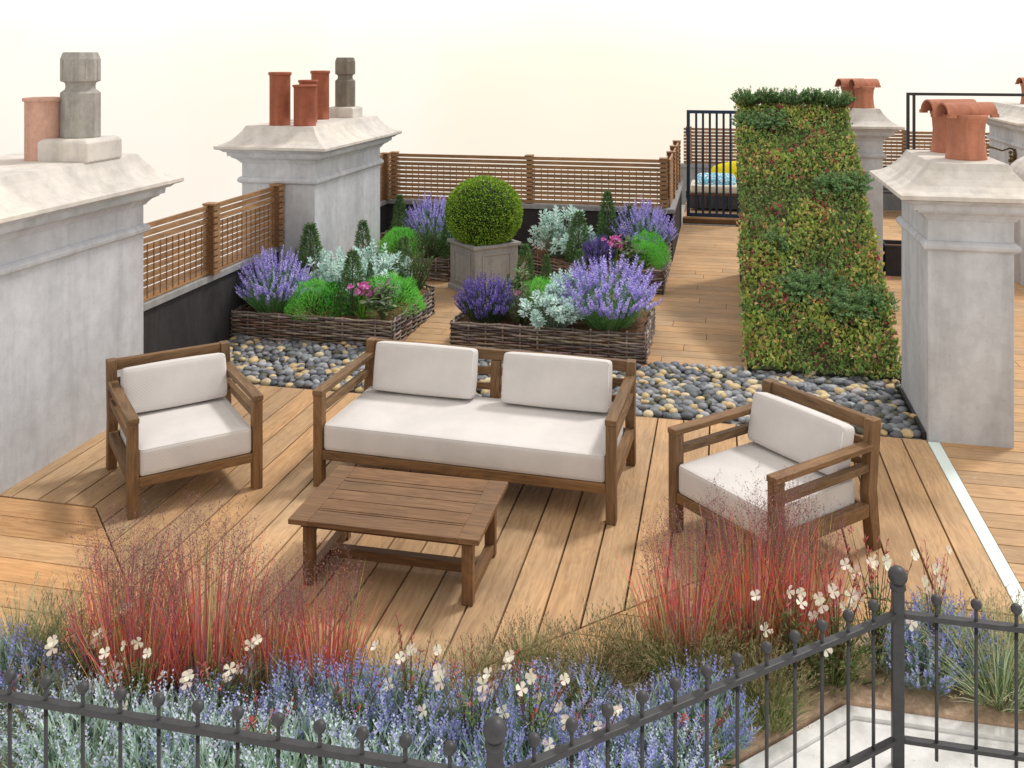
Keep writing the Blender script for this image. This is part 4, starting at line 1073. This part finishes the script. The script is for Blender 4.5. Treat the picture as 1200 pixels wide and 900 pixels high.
palL = {k: [lin(c) for c in v] for k, v in pal.items()}
mb = MB()
for i in range(20000):
    u, v = R.uniform(0, ww), R.uniform(-.05, SL+.07)
    if R.random() < .12: u = R.choice((-.01, ww))+R.uniform(-.03, .03)*(1+noise.noise(Vector((v*4, u, 0))))
    n1_ = noise.noise(Vector((u*2.1, v*1.5, 3.1))); n2_ = noise.noise(Vector((u*3.3, v*2.5, 9.7))); n3_ = noise.noise(Vector((u*6, v*5, 1.7)))
    q = R.random()
    if n2_ > .20 and q < .16: kk = 'red'
    elif n1_ > .18: kk = 'lime' if q < .7 else ('rust' if q < .85 else 'yellow')
    elif n1_ < -.18: kk = 'olive' if q < .65 else 'green'
    else: kk = ('green' if q < .48 else 'lime' if q < .74 else 'rust' if q < .86 else 'red' if q < .89 else 'yellow')
    hgt = .05+.05*n1_+.05*n3_+R.uniform(-.02, .035)
    p = base+sd_*v+Vector((u, 0, 0))+nn_*max(.005, hgt)
    d = nn_*R.uniform(.2, 1.2)+Vector((R.uniform(-1, 1), R.uniform(-1, 1), R.uniform(-1, 1)))
    L = R.uniform(.03, .06) if kk != 'olive' else R.uniform(.02, .04)
    mb.leaf(p, d, Vector((R.uniform(-1, 1), R.uniform(-1, 1), R.uniform(-1, 1))), L, L*.62, jit(R.choice(palL[kk]), .25), .15)
tag(mb.build('sedum_foliage', 'leaf', gr), kind='stuff')
# dark juniper sprays rooted in the slope
def on_roof(u, v, h=.03): 
    p = Vector((gx0, gy0, 0))+base+sd_*v+Vector((u, 0, 0))+nn_*h; return p
JN = [(.10, SL-.08, 'left end of the ridge'), (.38, SL-.07, 'ridge, second from the left'), (.66, SL-.07, 'ridge, third from the left'), (.92, SL-.07, 'ridge, fourth from the left'), (1.18, SL-.09, 'right end of the ridge, by the slim chimney'),
      (.10, SL-.50, 'left edge of the slope just below the ridge'), (.38, SL-.46, 'slope just below the ridge, inside the left edge one'), (.96, 2.62, 'right side, upper middle of the slope'), (1.20, 2.66, 'right edge, upper middle of the slope'),
      (.36, 1.62, 'small one on the left middle of the slope'), (.52, .98, 'lower middle of the slope, left one'), (.74, 1.02, 'lower middle of the slope, centre one'), (.92, .74, 'lower right of the slope'), (1.16, .82, 'lowest at the right edge of the slope')]
for u, v, t in JN:
    p = on_roof(u, v, .02); o = plant('juni', p.x, p.y, p.z, .46, .26 if v > SL-.2 else .15, 'dark green juniper spray: '+t, R.uniform(-.3, .3)); o.rotation_euler.x = .55 if v < SL-.2 else .2

# ------------------------------------------------------------------ iron railing in front
rg = empty('railing', (-.677, 2.81, -.06), 0, 'black iron railing with ball-topped bars along the planting', 'railing')
ox, oy = -.677, 2.81
V = [Vector((-3.4-ox, 0, .06)), Vector((0, 0, .06)), Vector((.68-ox, 3.99-oy, .06)), Vector((2.4-ox, 3.99-oy, .06))]
for i, (a, b) in enumerate(zip(V, V[1:])):
    t = (b-a).normalized(); L = (b-a).length; rot = Matrix.Translation(a) @ Matrix.Rotation(math.atan2(t.y, t.x), 4, 'Z')
    e0 = .022 if i > 0 else 0; e1 = L-.022 if i < 2 else L
    MB().box(e0, e1, -.016, .016, .578, .600, M=rot).build('top_rail', 'iron', rg, bevel=.003)
    MB().box(e0, e1, -.015, .015, .085, .103, M=rot).build('bottom_rail', 'iron', rg, bevel=.003)
    nb = round(L/.143); 
    for k in range(1, nb+(1 if i == 2 else 0)):
        if i == 0 and False: continue
        p = a+t*(L*k/nb)
        bl = MB().tube([(p.x, p.y, .06+.03), (p.x, p.y, .06+.575)], .0068, 8).build('baluster', 'iron', rg, smooth=True)
        m1 = MB(); m1.tube([(p.x, p.y, .06+.546), (p.x, p.y, .06+.652)], .0068, 8); m1.ball((p.x, p.y, .06+.662), .0205, n=10)
        m1.v = [(x, y, z-.0) for x, y, z in m1.v]; m1.build('ball_tip', 'iron', bl, smooth=True)
for p in (V[1], V[2]):
    po = MB().box(p.x-.022, p.x+.022, p.y-.022, p.y+.022, .0, .76).build('post', 'iron', rg, bevel=.003)
    m1 = MB(); m1.lathe([(.026, .745), (.031, .75), (.031, .765), (.02, .772)], p.x, p.y, 16); m1.ball((p.x, p.y, .80), .037, n=12)
    m1.build('finial', 'iron', po, smooth=True)

# tiny parts: all meshes share flat normals except where set above
